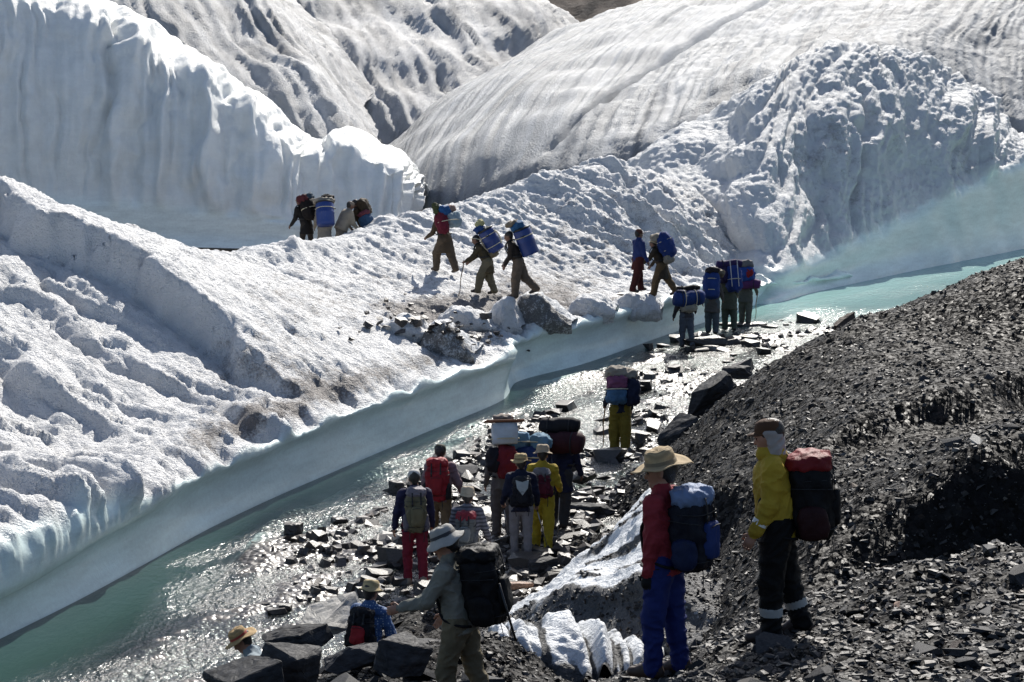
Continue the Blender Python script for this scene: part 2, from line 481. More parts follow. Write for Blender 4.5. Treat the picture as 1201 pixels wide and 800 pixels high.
# ---- left bank of the stream: shore, top of the smooth ice wall, crest
A = []   # (shore u,v) (smooth top z, set-back) (rough top z, set-back) crest xyz, bulge
def acol(su, sv, ztop, back, zdrip, bdrip, crest, bulge=0.5, terrace=0.0):
    S = ground(su, sv, 0.0)
    C = np.array(crest, float)
    dr = C[:2] - S[:2]; L = np.linalg.norm(dr); dr /= L
    def q(dist, z): return np.array([*(S[:2] + dr * dist), z])
    rows = [q(0.05, -1.0), q(0.10, -0.15), q(0.24, ztop * 0.3), q(0.26, ztop * 0.7), q(0.06, ztop), q(bdrip, zdrip)]
    for f in (0.12, 0.3, 0.5, 0.7, 0.88):
        d = bdrip + (L - bdrip) * f
        prof = f ** (1.0 + terrace)
        z = zdrip + (C[2] - zdrip) * prof + bulge * math.sin(math.pi * min(1, f * 1.05)) * (1 - terrace * 0.8)
        rows.append(q(d, z))
    rows.append(C)
    rows.append(q(L + 1.6, C[2] - 0.45)); rows.append(q(L + 4.5, C[2] - 2.2)); rows.append(q(L + 9, -1.0))
    A.append(rows)
acol(-520, 1090, 0.9, 0.6, 2.0, 0.35, (-21, 27, 4.8))
acol(-330, 930, 0.9, 0.6, 2.0, 0.35, (-19.5, 31, 4.9))
acol(-100, 806, 0.85, 0.6, 1.8, 0.35, (-18.5, 35, 5.0))
acol(0, 755, 0.80, 0.55, 1.6, 0.32, (-17.8, 37.5, 5.1))
acol(100, 705, 0.85, 0.5, 1.5, 0.30, (-17, 40, 5.2))
acol(180, 661, 0.95, 0.45, 1.3, 0.30, (-16, 43, 5.3))
acol(250, 622, 1.05, 0.4, 1.15, 0.4, (-15, 45.5, 5.4))
acol(320, 588, 1.08, 0.35, 1.15, 0.5, (-14, 47.5, 5.4), 0.6)
acol(400, 553, 1.10, 0.35, 1.17, 0.5, at(-25, 208, 50), 0.75)
acol(500, 510, 1.10, 0.35, 1.17, 0.5, at(95, 256, 53), 0.65)
acol(600, 466, 1.05, 0.35, 1.12, 0.5, at(200, 284, 55.5), 0.35, 0.25)
acol(608, 451, 1.10, 0.45, 1.17, 0.6, at(300, 299, 58), 0.1, 0.5)
acol(690, 427, 1.08, 0.35, 1.15, 0.5, at(400, 281, 62), 0.0, 0.6)
acol(790, 392, 1.05, 0.6, 1.12, 0.9, at(500, 250, 66), 0.1, 0.4)
acol(850, 372, 1.0, 0.9, 1.1, 1.4, at(600, 228, 70), 0.25, 0.1)
acol(890, 358, 0.7, 1.0, 0.9, 1.6, at(705, 197, 74), 0.25)
acol(930, 348, 0.5, 1.2, 0.7, 1.8, at(765, 212, 77), 0.3)
acol(970, 339, 0.4, 1.2, 0.5, 1.6, at(850, 262, 78), 0.25)
acol(1000, 333, 0.3, 1.2, 0.35, 1.4, at(905, 306, 77.5), 0.0)
SHORE = np.array([(A[j][2][0], A[j][2][1]) for j in range(len(A))])
P, ri, cj = loft(A, 250, 1020)
N = gnormals(P)
tl = np.concatenate([np.zeros((1, P.shape[1])), np.cumsum(np.linalg.norm(np.diff(P, axis=0), axis=2), 0)])
sl = np.concatenate([np.zeros((P.shape[0], 1)), np.cumsum(np.linalg.norm(np.diff(P, axis=1), axis=2), 1)], 1)
smid = np.broadcast_to(sl.mean(0), sl.shape)
rough = sstep(4.1, 4.7, ri - 0.5 * (1 - sstep(4.2, 5.4, cj)) + 0.45 * noise(stack(smid * 0.9, ri * 0.4, 0 * ri), 3))         # 0 on the smooth wall
lobe1 = 1 - sstep(7.82, 8.0, cj + 0.22 * noise(P * 0.4, 5) + 0.10 * noise(P * 1.3, 6) + 0.05 * noise(P * 3.5, 9))
env = np.clip(sstep(5.0, 7.0, ri) * (1 - sstep(10.6, 12.2, ri)), 0, 1)
zoff = -1.0 * lobe1 * env
# a low rim of ice above each lobe's flank
warp = fbm(P * 0.55, 3, 11)
g1 = np.abs(noise(stack(smid * 0.55 + warp * 0.6, tl * 0.07, 0 * tl), 21)) * 2.4
g2 = np.abs(noise(stack(smid * 1.5 + warp * 0.9, tl * 0.20, 0 * tl), 22)) * 2.4
gully = 0.6 * g1 + 0.3 * g2 + 0.2
amp = 0.13 + 0.55 * (1 - sstep(7.2, 8.0, cj)) + 0.10 * sstep(9, 12, cj) + 0.45 * sstep(13.2, 14.5, cj)
F_ = stack(smid, tl * 0.42, 0 * tl)
bump = 0.16 * fbm(F_ * 0.7, 2, 30) + 0.09 * (np.abs(noise(F_ * 1.9, 31)) - 0.3) + 0.11 * (np.abs(noise(F_ * 3.7, 32)) - 0.3) + 0.085 * noise(P * 6, 33) + 0.05 * (np.abs(noise(P * 9, 34)) - .25)
disp = rough * (amp * (gully - 0.5) + bump * (0.75 + 0.35 * sstep(12, 14, cj)))
# the fluted, dripping strip under the near lobe
drip = sstep(4.0, 4.6, ri) * (1 - sstep(5.0, 6.3, ri)) * (1 - sstep(4.6, 5.6, cj))
disp += drip * (0.10 * noise(stack(smid * 3.0, tl * 1.0, 0 * tl), 41) + 0.05 * noise(stack(smid * 7, tl * 3, 0 * tl), 42))
# scallops along the upper edge of the smooth wall, shallow bays in the wall itself
edge = np.exp(-((ri - 5.2) / 0.5) ** 2)
disp += edge * 0.30 * (0.3 - np.abs(noise(stack(smid * 1.5, 0 * tl, 0 * tl), 43))) * sstep(5, 6.5, cj)
disp += (1 - rough) * (0.12 * noise(stack(smid * 0.3, tl * 0.5, 0 * tl), 44)) * sstep(1.2, 2.5, ri)
# a buttress in the wall where the two bays meet
disp += (1 - rough) * sstep(1.5, 3, ri) * 0.15 * np.exp(-((cj - 10.2) / 0.25) ** 2)
P = P + N * disp[..., None]
P[..., 2] += zoff
P[..., 2] += np.exp(-((ri - 4.6) / 0.9) ** 2) * (0.16 * noise(stack(smid * 0.8, 0 * tl, 0 * tl), 45) + 0.13 * noise(stack(smid * 2.1, tl * 0.3, 0 * tl), 46) + 0.04 * noise(stack(smid * 5.0, tl * 0.6, 0 * tl), 47)) * sstep(5, 6.5, cj)
P[..., 2] += 0.35 * np.exp(-((project(P)[0] - 347) / 9) ** 2) * np.exp(-((ri - 11) / 0.5) ** 2)   # a knob of ice on the crest
pu, pv, _ = project(P)
dirt = 0.22 + 0.20 * sstep(5.5, 6.5, ri) * (1 - sstep(9, 11, ri)) * sstep(7.5, 9, cj) + 0.10 * fbm(P * 0.35, 3, 51)
dirt += 0.35 * np.exp(-((ri - 5.35) / 0.35) ** 2) * sstep(5.2, 6.5, cj) * (1 - sstep(14, 15, cj))
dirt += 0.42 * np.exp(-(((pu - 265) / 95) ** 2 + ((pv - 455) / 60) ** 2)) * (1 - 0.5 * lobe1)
dirt += 0.55 * np.exp(-((cj - 11.4) / 1.2) ** 2) * sstep(5.2, 5.8, ri) * (1 - sstep(7.0, 8.2, ri))
dirt *= rough
smooth_a = (1 - rough) * sstep(-1, 0.5, ri)
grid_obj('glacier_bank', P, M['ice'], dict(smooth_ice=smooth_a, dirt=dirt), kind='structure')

# ---- generic far ice masses
def ice_mass(name, cols, nr, nc, dispf, dirt_shade_f=None, smoothf=None, mat='ice_far', zf=None):
    R = max(len(c) for c in cols)
    P, ri, cj = loft(cols, nr, nc)
    N = gnormals(P)
    tl = np.concatenate([np.zeros((1, nc)), np.cumsum(np.linalg.norm(np.diff(P, axis=0), axis=2), 0)])
    sl = np.concatenate([np.zeros((nr, 1)), np.cumsum(np.linalg.norm(np.diff(P, axis=1), axis=2), 1)], 1)
    sm = np.broadcast_to(sl.mean(0), sl.shape)
    d = dispf(P, ri, cj, sm, tl)
    P2 = P + N * d[..., None]
    if zf is not None: P2[..., 2] += zf(P, ri, cj, sm, tl)
    di = dirt_shade_f(P2, ri, cj, sm, tl) if dirt_shade_f else 0.1 + 0 * ri
    so = smoothf(P2, ri, cj, sm, tl) if smoothf else 0 * ri
    return grid_obj(name, P2, M[mat], dict(smooth_ice=so, dirt=di), kind='structure')

# fluted cliff, far left
def bcol(u, vb, vt, db=86.5, lean=2.2):
    dt = db + lean
    r = [at(u, vb + 14, db - .3), at(u, vb, db)]
    for f in (0.10, 0.18, 0.4, 0.62, 0.80, 0.92):
        r.append(at(u + 4 * f, vb + (vt - vb) * f, db + lean * (f ** 2.2)))
    r.append(at(u + 6, vt, db + lean + 1.6)); r.append(at(u + 14, vt - 4, db + lean + 6)); 
    p = r[-1].copy(); p[1] += 8; p[2] -= 3; r.append(p)
    return r
B = [bcol(-160, 300, -130, 84, 4), bcol(-60, 292, -85, 85, 4), bcol(20, 284, -40, 85.5, 4), bcol(90, 278, 0, 86, 3.8), bcol(150, 276, 28, 86, 3.5),
     bcol(210, 276, 62, 86, 3.2), bcol(260, 277, 98, 86, 3.0), bcol(305, 278, 126, 86.2, 2.6), bcol(345, 279, 160, 86.4, 2.0), bcol(368, 279, 168, 87.6, 2.2),
     bcol(400, 278, 158, 88.6, 2.4), bcol(435, 274, 172, 88.6, 2.0), bcol(462, 268, 190, 88.8, 1.6), bcol(478, 260, 208, 90, 1.2), bcol(486, 256, 222, 92.5, 0.9), bcol(486, 250, 232, 97, 0.8)]
def bdisp(P, ri, cj, s, t):
    face = sstep(2.3, 3.8, ri) * (1 - 0.75 * sstep(6.8, 9.0, ri)) * (1 - sstep(9, 10, ri))
    w = 0.35 * fbm(P * 0.4, 3, 61)
    k1 = noise(stack(s * 0.42 + w, t * 0.04, 0 * t), 62); k2 = noise(stack(s * 1.5 + w * 1.5, t * 0.10, 0 * t), 63)
    fl = 0.9 * (np.abs(k1) * 1.7 - 0.45) + 0.42 * (np.abs(k2) * 1.7 - 0.4) + 0.10 * noise(stack(s * 4, t * 0.35, 0 * t), 64)
    up = sstep(6, 8.5, ri)
    crack = -0.30 * np.exp(-((ri - 2.85 - 0.10 * noise(stack(s * 0.35, 0 * t, 0 * t), 69)) / 0.05) ** 2) * sstep(6.6, 6.9, cj) * (1 - sstep(9.2, 9.5, cj))
    return crack + face * fl * 1.05 + up * (0.06 * fbm(P * 2.2, 3, 65)) + 0.03 * noise(P * 3, 66) * face
ice_mass('ice_cliff', B, 220, 350, bdisp, lambda P, ri, cj, s, t: 0.06 + 0.16 * sstep(7.5, 9.5, ri) + 0.10 * fbm(P * 0.5, 3, 67) * sstep(3, 4, ri) + 0.3 * np.exp(-((ri - 3.0) / .35) ** 2) * np.clip(noise(s[..., None] * [0.12, 0, 0], 68) + .1, 0, 1),
         lambda P, ri, cj, s, t: 0.25 + 0.7 * (1 - sstep(2.6, 3.2, ri)), 'ice_cliff')

# grey slopes behind the cliff
C1 = [[at(-140, 150, 108), at(-140, 60, 111), at(-130, 0, 114), at(-110, -60, 120), at(-60, -130, 132), at(-40, -140, 150)],
      [at(30, 140, 107), at(40, 60, 110), at(60, 10, 113), at(90, -40, 119), at(130, -100, 130), at(150, -110, 150)],
      [at(150, 150, 106), at(160, 90, 108.5), at(180, 40, 111.5), at(200, 5, 116), at(240, -50, 128), at(260, -60, 150)],
      [at(260, 180, 105), at(270, 130, 107), at(275, 85, 110), at(285, 40, 114), at(300, -20, 125), at(330, -25, 150)],
      [at(340, 200, 104.5), at(350, 150, 106.5), at(352, 105, 109.5), at(350, 62, 113), at(345, 20, 122), at(370, 30, 150)],
      [at(410, 215, 104.5), at(415, 165, 106.5), at(408, 128, 110), at(398, 98, 114), at(385, 62, 121), at(410, 75, 150)],
      [at(460, 225, 106), at(462, 185, 109), at(452, 160, 113), at(440, 138, 117), at(430, 115, 124), at(450, 120, 150)]]
def cdisp(P, ri, cj, s, t):
    w = 0.8 * fbm(P * 0.22, 3, 71)
    sk = s + 0.55 * t
    k1 = noise(stack(sk * 0.30 + w * 0.6, t * 0.02, 0 * t), 72); k2 = noise(stack(sk * 0.9 + w * 1.2, t * 0.05, 0 * t), 73)
    return 0.55 * (np.abs(k1) * 1.6 - 0.4) + 0.2 * (np.abs(k2) * 1.6 - 0.4) + 0.8 * fbm(P * 0.12, 2, 70) + 0.14 * noise(stack(sk * 2.6 + w * 2, t * 0.12, 0 * t), 78) + 0.10 * fbm(stack(sk, t * 0.25, 0 * t) * 2.0, 3, 74) + 0.07 * fbm(P * 1.6, 3, 77)
ice_mass('grey_ice_slope', C1, 150, 260, cdisp, lambda P, ri, cj, s, t: 0.36 + 0.5 * fbm(P * 0.25, 3, 75) + 0.5 * noise(stack((s + 0.55 * t) * 1.6, t * 0.08, 0 * t), 79), mat='ice_ashen')
C2 = [[at(240, 200, 128), at(230, 100, 132), at(225, 30, 138), at(240, -30, 146), at(280, -80, 160), at(300, -80, 190)],
      [at(330, 210, 127), at(320, 120, 131), at(320, 50, 137), at(340, -10, 145), at(380, -60, 158), at(400, -60, 190)],
      [at(410, 215, 126), at(405, 140, 129), at(410, 80, 135), at(440, 20, 143), at(480, -30, 156), at(500, -30, 190)],
      [at(470, 215, 126), at(470, 155, 129), at(480, 105, 134), at(510, 50, 142), at(560, -8, 154), at(580, -8, 190)],
      [at(540, 210, 127), at(540, 150, 130), at(550, 110, 135), at(580, 60, 142), at(622, 6, 152), at(640, 6, 190)],
      [at(610, 200, 129), at(610, 150, 132), at(620, 110, 137), at(640, 75, 144), at(658, 36, 152), at(680, 34, 190)],
      [at(680, 190, 132), at(680, 150, 136), at(685, 120, 140), at(690, 95, 146), at(700, 70, 152), at(720, 66, 190)]]
ice_mass('grey_ice_ridge', C2, 150, 240, lambda P, ri, cj, s, t: 1.15 * cdisp(P, ri, cj, s, t), lambda P, ri, cj, s, t: 0.36 + 0.5 * fbm(P * 0.2, 3, 76) + 0.5 * noise(stack((s + 0.55 * t) * 1.2, t * 0.06, 0 * t), 79), mat='ice_ashen')

# great striped dome behind
D = [[at(400, 240, 132), at(440, 200, 136), at(520, 140, 140), at(620, 90, 148), at(720, 45, 160), at(800, 10, 175), at(860, -20, 190)],
     [at(452, 205, 112), at(457, 176, 116), at(520, 117, 122), at(600, 67, 130), at(690, 24, 140), at(765, 1, 150), at(830, -25, 162)],
     [at(485, 256, 101), at(500, 205, 103), at(560, 140, 109), at(650, 80, 117), at(740, 32, 127), at(815, -3, 138), at(880, -30, 150)],
     [at(560, 266, 97), at(590, 200, 99), at(640, 146, 103), at(705, 96, 111), at(775, 48, 121), at(850, 6, 132), at(930, -30, 146)],
     [at(610, 272, 95), at(640, 197, 97.5), at(685, 142, 101.5), at(748, 96, 109), at(818, 50, 119), at(900, 5, 130), at(965, -30, 144)],
     [at(680, 276, 92), at(710, 190, 95), at(752, 138, 99), at(805, 94, 106), at(872, 50, 116), at(955, 5, 128), at(1000, -30, 142)],
     [at(780, 262, 92), at(810, 160, 96), at(850, 108, 100), at(895, 72, 105), at(965, 35, 114), at(1045, 0, 126), at(1080, -30, 140)],
     [at(950, 210, 94), at(980, 115, 98), at(1010, 66, 102), at(1040, 40, 107), at(1095, 20, 114), at(1150, -10, 124), at(1190, -35, 136)],
     [at(1090, 200, 98), at(1125, 130, 102), at(1150, 95, 106), at(1180, 60, 112), at(1210, 30, 118), at(1240, 0, 126), at(1260, -35, 138)],
     [at(1250, 210, 101), at(1260, 150, 105), at(1270, 110, 109), at(1290, 70, 115), at(1310, 40, 121), at(1330, 0, 130), at(1340, -35, 140)],
     [at(1420, 210, 104), at(1420, 150, 108), at(1420, 110, 112), at(1420, 70, 118), at(1430, 40, 124), at(1440, 0, 132), at(1450, -35, 142)]]
for c_ in D[2:]:
    b_ = c_[0].copy(); pu_ = [project(x) for x in c_]
    for i_ in range(1, len(c_)):
        c_[i_] = at(pu_[i_][0], pu_[i_][1], b_[1] + (c_[i_][1] - b_[1]) * (0.62 + 0.06 * i_))
def ddisp(P, ri, cj, s, t):
    w = 0.5 * fbm(P * 0.15, 2, 81)
    s = s + 9.0 * (1 - np.exp(-t / 18.0))
    st = noise(stack(s * 1.3 + w, t * 0.04, 0 * t), 82) * 0.07 + noise(stack(s * 3.2 + w, t * 0.08, 0 * t), 83) * 0.13
    left = 1 - sstep(3.2, 4.2, cj)
    lump = 0.08 * fbm(P * 0.9, 3, 84) + 0.16 * (np.abs(noise(stack(s * 1.8, t * 0.2, 0 * t), 85)) - 0.3) + 0.05 * noise(P * 3.5, 80)
    groove = -0.9 * np.exp(-((cj - 3.75 - 0.06 * noise(P * 0.3, 87)) / 0.10) ** 2) * sstep(1.0, 2.0, ri)
    return st * (1.0 + 0.4 * left) + lump * (0.35 + 0.8 * (1 - left)) + groove + 0.35 * fbm(P * 0.2, 2, 86)
ice_mass('striped_ice_dome', D, 240, 480, ddisp,
         lambda P, ri, cj, s, t: 0.56 + 0.55 * noise(stack((s + 9.0 * (1 - np.exp(-t / 18.0))) * 1.9, t * 0.04, 0 * t), 88) + 0.4 * noise(stack((s + 9.0 * (1 - np.exp(-t / 18.0))) * 4.2, t * 0.07, 0 * t), 187) + 0.25 * fbm(P * 0.25, 3, 89) - 0.06 * sstep(2, 4, ri) + 0.22 * (1 - sstep(0.4, 1.3, ri)) + 0.16 * sstep(5.2, 6.2, cj) - 0.6 * np.exp(-((cj - 3.75) / 0.14) ** 2) * sstep(2.5, 3.5, ri),  # dirt stripes, plus painted shade darkening the dome's right side
         None, 'ice_striped')

# near right dome with runnels over a smooth, hollowed band at the water
def ecol(base, band, mids, crest):
    r = [base + np.array([0, -.3, -1.0]), base]
    m = base * 0.5 + band * 0.5; m[2] -= 0.15 * (band[2] - base[2]); m[1] -= 0.0
    r += [m, band] + mids + [crest, crest + np.array([0.6, 2.2, -0.35]), crest + np.array([1.0, 6, -2.5])]
    return r
E = [ecol(at(600, 265, 79), at(612, 252, 80), [at(622, 240, 81.5), at(632, 228, 83), at(640, 220, 84.5)], at(648, 214, 86)),
     ecol(at(690, 275, 77), at(700, 255, 78), [at(706, 232, 80), at(712, 212, 82), at(716, 200, 84)], at(722, 192, 86)),
     ecol(at(760, 290, 74.6), at(765, 268, 75.6), [at(760, 235, 78), at(757, 205, 81), at(755, 183, 84)], at(757, 166, 86.5)),
     ecol(at(830, 325, 72.8), at(832, 300, 73.6), [at(830, 250, 76.2), at(830, 205, 79), at(830, 165, 82.8)], at(833, 137, 87)),
     ecol(ground(895, 357), at(905, 314, 71.5), [at(896, 250, 75), at(888, 190, 78), at(886, 130, 82)], at(896, 86, 87)),
     ecol(ground(950, 344), at(955, 303, 74), [at(945, 240, 77), at(938, 170, 80), at(936, 105, 84)], at(942, 60, 88.5)),
     ecol(ground(1000, 333), at(1000, 284, 76.6), [at(996, 225, 79), at(994, 160, 81.5), at(992, 95, 85)], at(1000, 48, 89.5)),
     ecol(ground(1060, 320), at(1052, 258, 79.6), [at(1050, 210, 81.5), at(1052, 160, 83.5), at(1056, 105, 86.5)], at(1062, 58, 90.5)),
     ecol(ground(1120, 308), at(1112, 228, 83), [at(1112, 195, 84.5), at(1114, 160, 86), at(1118, 122, 88.5)], at(1118, 84, 92)),
     ecol(ground(1175, 297), at(1165, 204, 86.5), [at(1166, 186, 87.5), at(1168, 166, 88.5), at(1168, 146, 90.5)], at(1164, 116, 93.5)),
     ecol(ground(1230, 286), at(1212, 184, 90), [at(1213, 176, 91), at(1212, 170, 92), at(1208, 164, 94)], at(1200, 154, 96)),
     ecol(ground(1330, 267), at(1300, 165, 97), [at(1298, 160, 98), at(1295, 157, 99), at(1290, 155, 100)], at(1280, 152, 102))]
for c_ in E:
    b_ = c_[1].copy(); pu_ = [project(x) for x in c_]
    for i_ in range(3, len(c_)):
        d_ = b_[1] + (c_[i_][1] - b_[1]) * 0.74
        if i_ < 8: c_[i_] = at(pu_[i_][0], pu_[i_][1], d_)
    c_[8] = c_[7] + np.array([0.5, 2.0, -0.4]); c_[9] = c_[7] + np.array([1.0, 6, -2.8])
def edisp(P, ri, cj, s, t):
    up = sstep(2.75, 3.5, ri + 0.25 * noise(stack(s * 0.5, 0 * t, 0 * t), 90))
    w = 0.7 * fbm(P * 0.3, 3, 91)
    k1 = noise(stack(s * 0.42 + w, t * 0.07, 0 * t), 92); k2 = noise(stack(s * 1.2 + w * 1.5, t * 0.18, 0 * t), 93)
    run = 0.6 * (np.abs(k1) * 1.6 - 0.4) + 0.30 * (np.abs(k2) * 1.6 - 0.4)
    # slanting lumpy ridges on the left flank
    dg = noise(stack((s * 0.8 - t * 0.75) * 0.5, (s + t) * 0.10, 0 * t), 94)
    Q = stack(s, t * 0.5, 0 * t)
    lump = 0.07 * (np.abs(noise(Q * 1.3, 95)) - 0.3) + 0.09 * (np.abs(noise(Q * 2.9, 96)) - 0.3) + 0.06 * noise(P * 4, 97) + 0.04 * noise(P * 8, 100)
    left = 1 - sstep(3.0, 6.0, cj)
    return up * (run * (0.85 - 0.5 * left) + left * 0.9 * (np.abs(dg) * 1.4 - 0.35) + lump) + 0.05 * noise(P * 0.6, 98)
ice_mass('runnelled_ice_dome', E, 250, 430, edisp,
         lambda P, ri, cj, s, t: (0.16 + 0.16 * fbm(P * 0.4, 3, 99) + 0.20 * sstep(4, 5, cj) * (1 - sstep(5.5, 7, ri)) * sstep(3, 3.6, ri)) * sstep(2.9, 3.5, ri),
         lambda P, ri, cj, s, t: 1 - sstep(2.95, 3.12, ri + 0.18 * noise(P * 0.8, 197) + 0.10 * noise(P * 2.5, 198)))

# brown scree hill in the gap at the top
H = [[at(520, 80, 300), at(520, 0, 330), at(540, -120, 400), at(560, -130, 460)], [at(640, 80, 300), at(640, 20, 320), at(640, -110, 390), at(650, -120, 460)],
     [at(740, 80, 300), at(740, 20, 320), at(760, -120, 390), at(770, -130, 460)], [at(860, 80, 300), at(860, 20, 330), at(880, -140, 400), at(900, -150, 460)]]
Ph, ri, cj = loft(H, 90, 140)
Ph = Ph + gnormals(Ph) * (3.0 * fbm(Ph * 0.05, 5, 101))[..., None]
grid_obj('scree_hill', Ph, M['hill'], kind='structure', surf=False)

# ---- moraine: thin plate through surveyed points
K = []
def k(*p): K.append(np.array(p[0]) if len(p) == 1 else np.array(p, float))
for p in [(1201, 800, 14), (1000, 800, 14.2), (850, 800, 14.6), (1201, 700, 17.2), (1201, 660, 19.2), (1110, 668, 18.8), (1000, 690, 18), (925, 752, 16.5), (860, 763, 16.6),
          (785, 795, 16.4), (720, 800, 17.2), (1350, 690, 18.5), (1350, 800, 14.2),
          (1201, 690, 23.5), (1150, 692, 23.5), (1100, 696, 23.3), (1040, 700, 22.9), (960, 705, 22.3), (900, 712, 22.3),
          (1201, 580, 24.0), (1150, 584, 24.0), (1090, 602, 23.9), (1040, 636, 23.6), (1300, 582, 24.2), (1300, 690, 23.5),
          (1000, 600, 25.4), (940, 620, 25.4), (1000, 540, 28), (1100, 500, 31), (1000, 480, 32), (900, 540, 28.5), (1201, 480, 32), (1201, 400, 38), (1100, 400, 38), (1000, 425, 37), (920, 460, 36.5),
          (1201, 322, 45), (1100, 352, 44), (1000, 386, 43), (930, 418, 42), (870, 455, 41), (820, 494, 40), (1350, 290, 46), (1350, 480, 32),
          (860, 570, 31.5), (830, 540, 35), (800, 560, 36), (860, 640, 27), (870, 690, 24.2), (800, 640, 28.5)]:
    k(at(*p))
for p in [(1350, 290, 46), (1201, 322, 45), (1100, 352, 44), (1000, 386, 43), (930, 418, 42), (870, 452, 41), (820, 492, 40.5)]:
    q = at(*p); k(q[0] * 1.06 - 0.6, q[1] + 4.5, -0.1 + 0.25 * (q[2] - 2)); k(q[0] * 1.12 - 1.4, q[1] + 8.5, -0.6); k(q[0] * 1.3 - 2, q[1] + 14, -1.0)
for uv in [(765, 560), (725, 605), (690, 640), (660, 668)]:
    q = ground(*uv); k(*q); k(q[0] - 1.2, q[1] + 1.0, -0.45)
for p in [(-3.1, 22, 1.75), (-5, 22, 1.0), (-8, 21, 0.4), (-1.2, 23, 1.9), (0, 23.0, 2.0), (0, 26, 1.1), (-3, 26, 0.1), (-6, 26, -0.05), (0.2, 29, 0.35), (-3, 29, -0.12), (-6, 30, -0.6), (-10, 28, -0.6),
          (1.0, 31.5, 0.10), (-1.5, 32, -0.08), (-4, 34, -0.5), (1.2, 26, 1.2), (2.0, 24.5, 1.35), (1.1, 23.0, 1.55), (0.5, 22.9, 1.6), (1.7, 22.9, 1.65), (1.6, 21.3, 2.1), (0.2, 20, 2.3), (-3, 25, 0.15), (-1.7, 25.7, 0.55), (-0.6, 18.4, 2.6), (-2.5, 18.5, 2.3), (-6, 18, 1.6), (-10, 20, 0.6),
          (-4, 14, 3.4), (0, 15.5, 3.6), (0, 12, 4.2), (3, 12, 4.5), (-6, 10, 4.2), (8, 12, 4.6), (0, 6, 6.6), (0, 1, 7.2), (-6, 2, 6.6), (8, 2, 7.4), (-10, 14, 2.4), (0, -6, 7.5),
          (2.6, 27.5, 1.9), (3.0, 29.5, 1.7), (-1, 45, -0.9), (0, 40, -0.7), (-6, 40, -1), (2, 36.5, -0.4), (6, 50, -1), (12, 62, -1.2), (18, 70, -1.3)]:
    k(*p)
K = np.array(K)
def tps_fit(X, y, lam=0.02):
    r2 = ((X[:, None] - X[None]) ** 2).sum(-1); Kk = np.where(r2 > 0, 0.5 * r2 * np.log(r2 + 1e-12), 0)
    n = len(X); Pm = np.c_[np.ones(n), X]
    Amat = np.block([[Kk + lam * np.eye(n), Pm], [Pm.T, np.zeros((3, 3))]])
    return np.linalg.solve(Amat, np.r_[y, np.zeros(3)])
_w = tps_fit(K[:, :2], K[:, 2])
def moraine_base(x, y):
    x = np.asarray(x, float); y = np.asarray(y, float); sh = np.broadcast(x, y).shape
    q = np.stack(np.broadcast_arrays(x, y), -1).reshape(-1, 2); out = np.zeros(len(q))
    for a in range(0, len(q), 40000):
        c = q[a:a + 40000]; r2 = ((c[:, None] - K[None, :, :2]) ** 2).sum(-1)
        out[a:a + 40000] = (0.5 * r2 * np.log(r2 + 1e-12)) @ _w[:len(K)] + _w[len(K)] + c @ _w[len(K) + 1:]
    return out.reshape(sh)
def moraine_z(x, y, detail=True):
    z = moraine_base(x, y)
    p = stack(np.asarray(x, float), np.asarray(y, float), 0.0)
    z = z + (0.16 + 0.08 * sstep(25, 29, np.asarray(y, float))) * fbm(p * 0.33, 3, 111) + 0.10 * (0.35 - np.abs(noise(p * 0.8, 112)))
    a_ = np.array([2.3, 28.2]); b_ = np.array([8.6, 33.2]); ab = b_ - a_; L_ = np.linalg.norm(ab); ab = ab / L_
    rx, ry = p[..., 0] - a_[0], p[..., 1] - a_[1]; tt_ = (rx * ab[0] + ry * ab[1]) / L_; ds = ry * ab[0] - rx * ab[1] + 0.3 * noise(p * 0.5, 116)
    z = z + 0.34 * np.exp(-(ds / np.where(ds < 0, 0.35, 0.9)) ** 2) * sstep(-0.05, 0.1, tt_) * (1 - sstep(0.9, 1.1, tt_))
    if detail:
        z = z + 0.07 * noise(p * 1.9, 113) + 0.035 * noise(p * 5, 114) + 0.02 * noise(p * 11, 115)
    return z
nd, na = 345, 420
dd = np.concatenate([np.linspace(-6, 10, 30)[:-1], np.geomspace(10, 62, nd - 29)])
aa = np.linspace(-0.36, 0.36, na)
YY = np.broadcast_to(dd[:, None], (nd, na)); XX = aa[None] * np.maximum(dd, 9.0)[:, None] + 0.04 * np.maximum(dd - 20, 0)[:, None]
ZZ = moraine_z(XX, YY)
ZZ = np.maximum(ZZ, -1.3)
grid_obj('moraine', np.stack([XX, YY, ZZ], -1)[:, ::1], M['moraine'], kind='structure')
MORAINE = bpy.data.objects['moraine']

# ---- stream bed and water
_so = np.argsort(SHORE[:, 1]); _sy, _sx = SHORE[_so, 1], SHORE[_so, 0]
_sy = np.r_[_sy[0] - 30, _sy, ground(1100, 312)[1], ground(1330, 267)[1], 140]
_sx = np.r_[_sx[0] - 4, _sx, ground(1100, 312)[0], ground(1330, 267)[0], 60]
def shore_q(x, y):
    return (x - np.interp(y, _sy, _sx)) * 0.9
def bed_z(x, y):
    q = shore_q(x, y)
    wide = 0.7 + 2.0 * (1 - sstep(31, 40, y)) + 3.8 * sstep(60, 72, y)
    depth = (0.42 + 0.35 * (1 - sstep(33, 42, y))) * (1 - sstep(0.30, 0.9, q / wide)) + 0.055
    depth = depth + 0.22 * sstep(63, 72, y) - 0.06 * np.exp(-((y - 34.5) / 3.5) ** 2) * sstep(3.0, 4.5, q)
    p = stack(x, y, 0.0)
    pr = stack(x * 0.9 - y * 0.43, (x * 0.43 + y * 0.9) * 0.45, 0.0)
    n = 0.20 * noise(pr * 0.55, 121) + 0.13 * noise(pr * 1.3, 122) + 0.07 * noise(p * 2.6, 123)
    return -depth + n * (0.35 + 0.65 * sstep(0.3, 1.0, q / wide)) * (1 - 0.5 * sstep(64, 72, y))
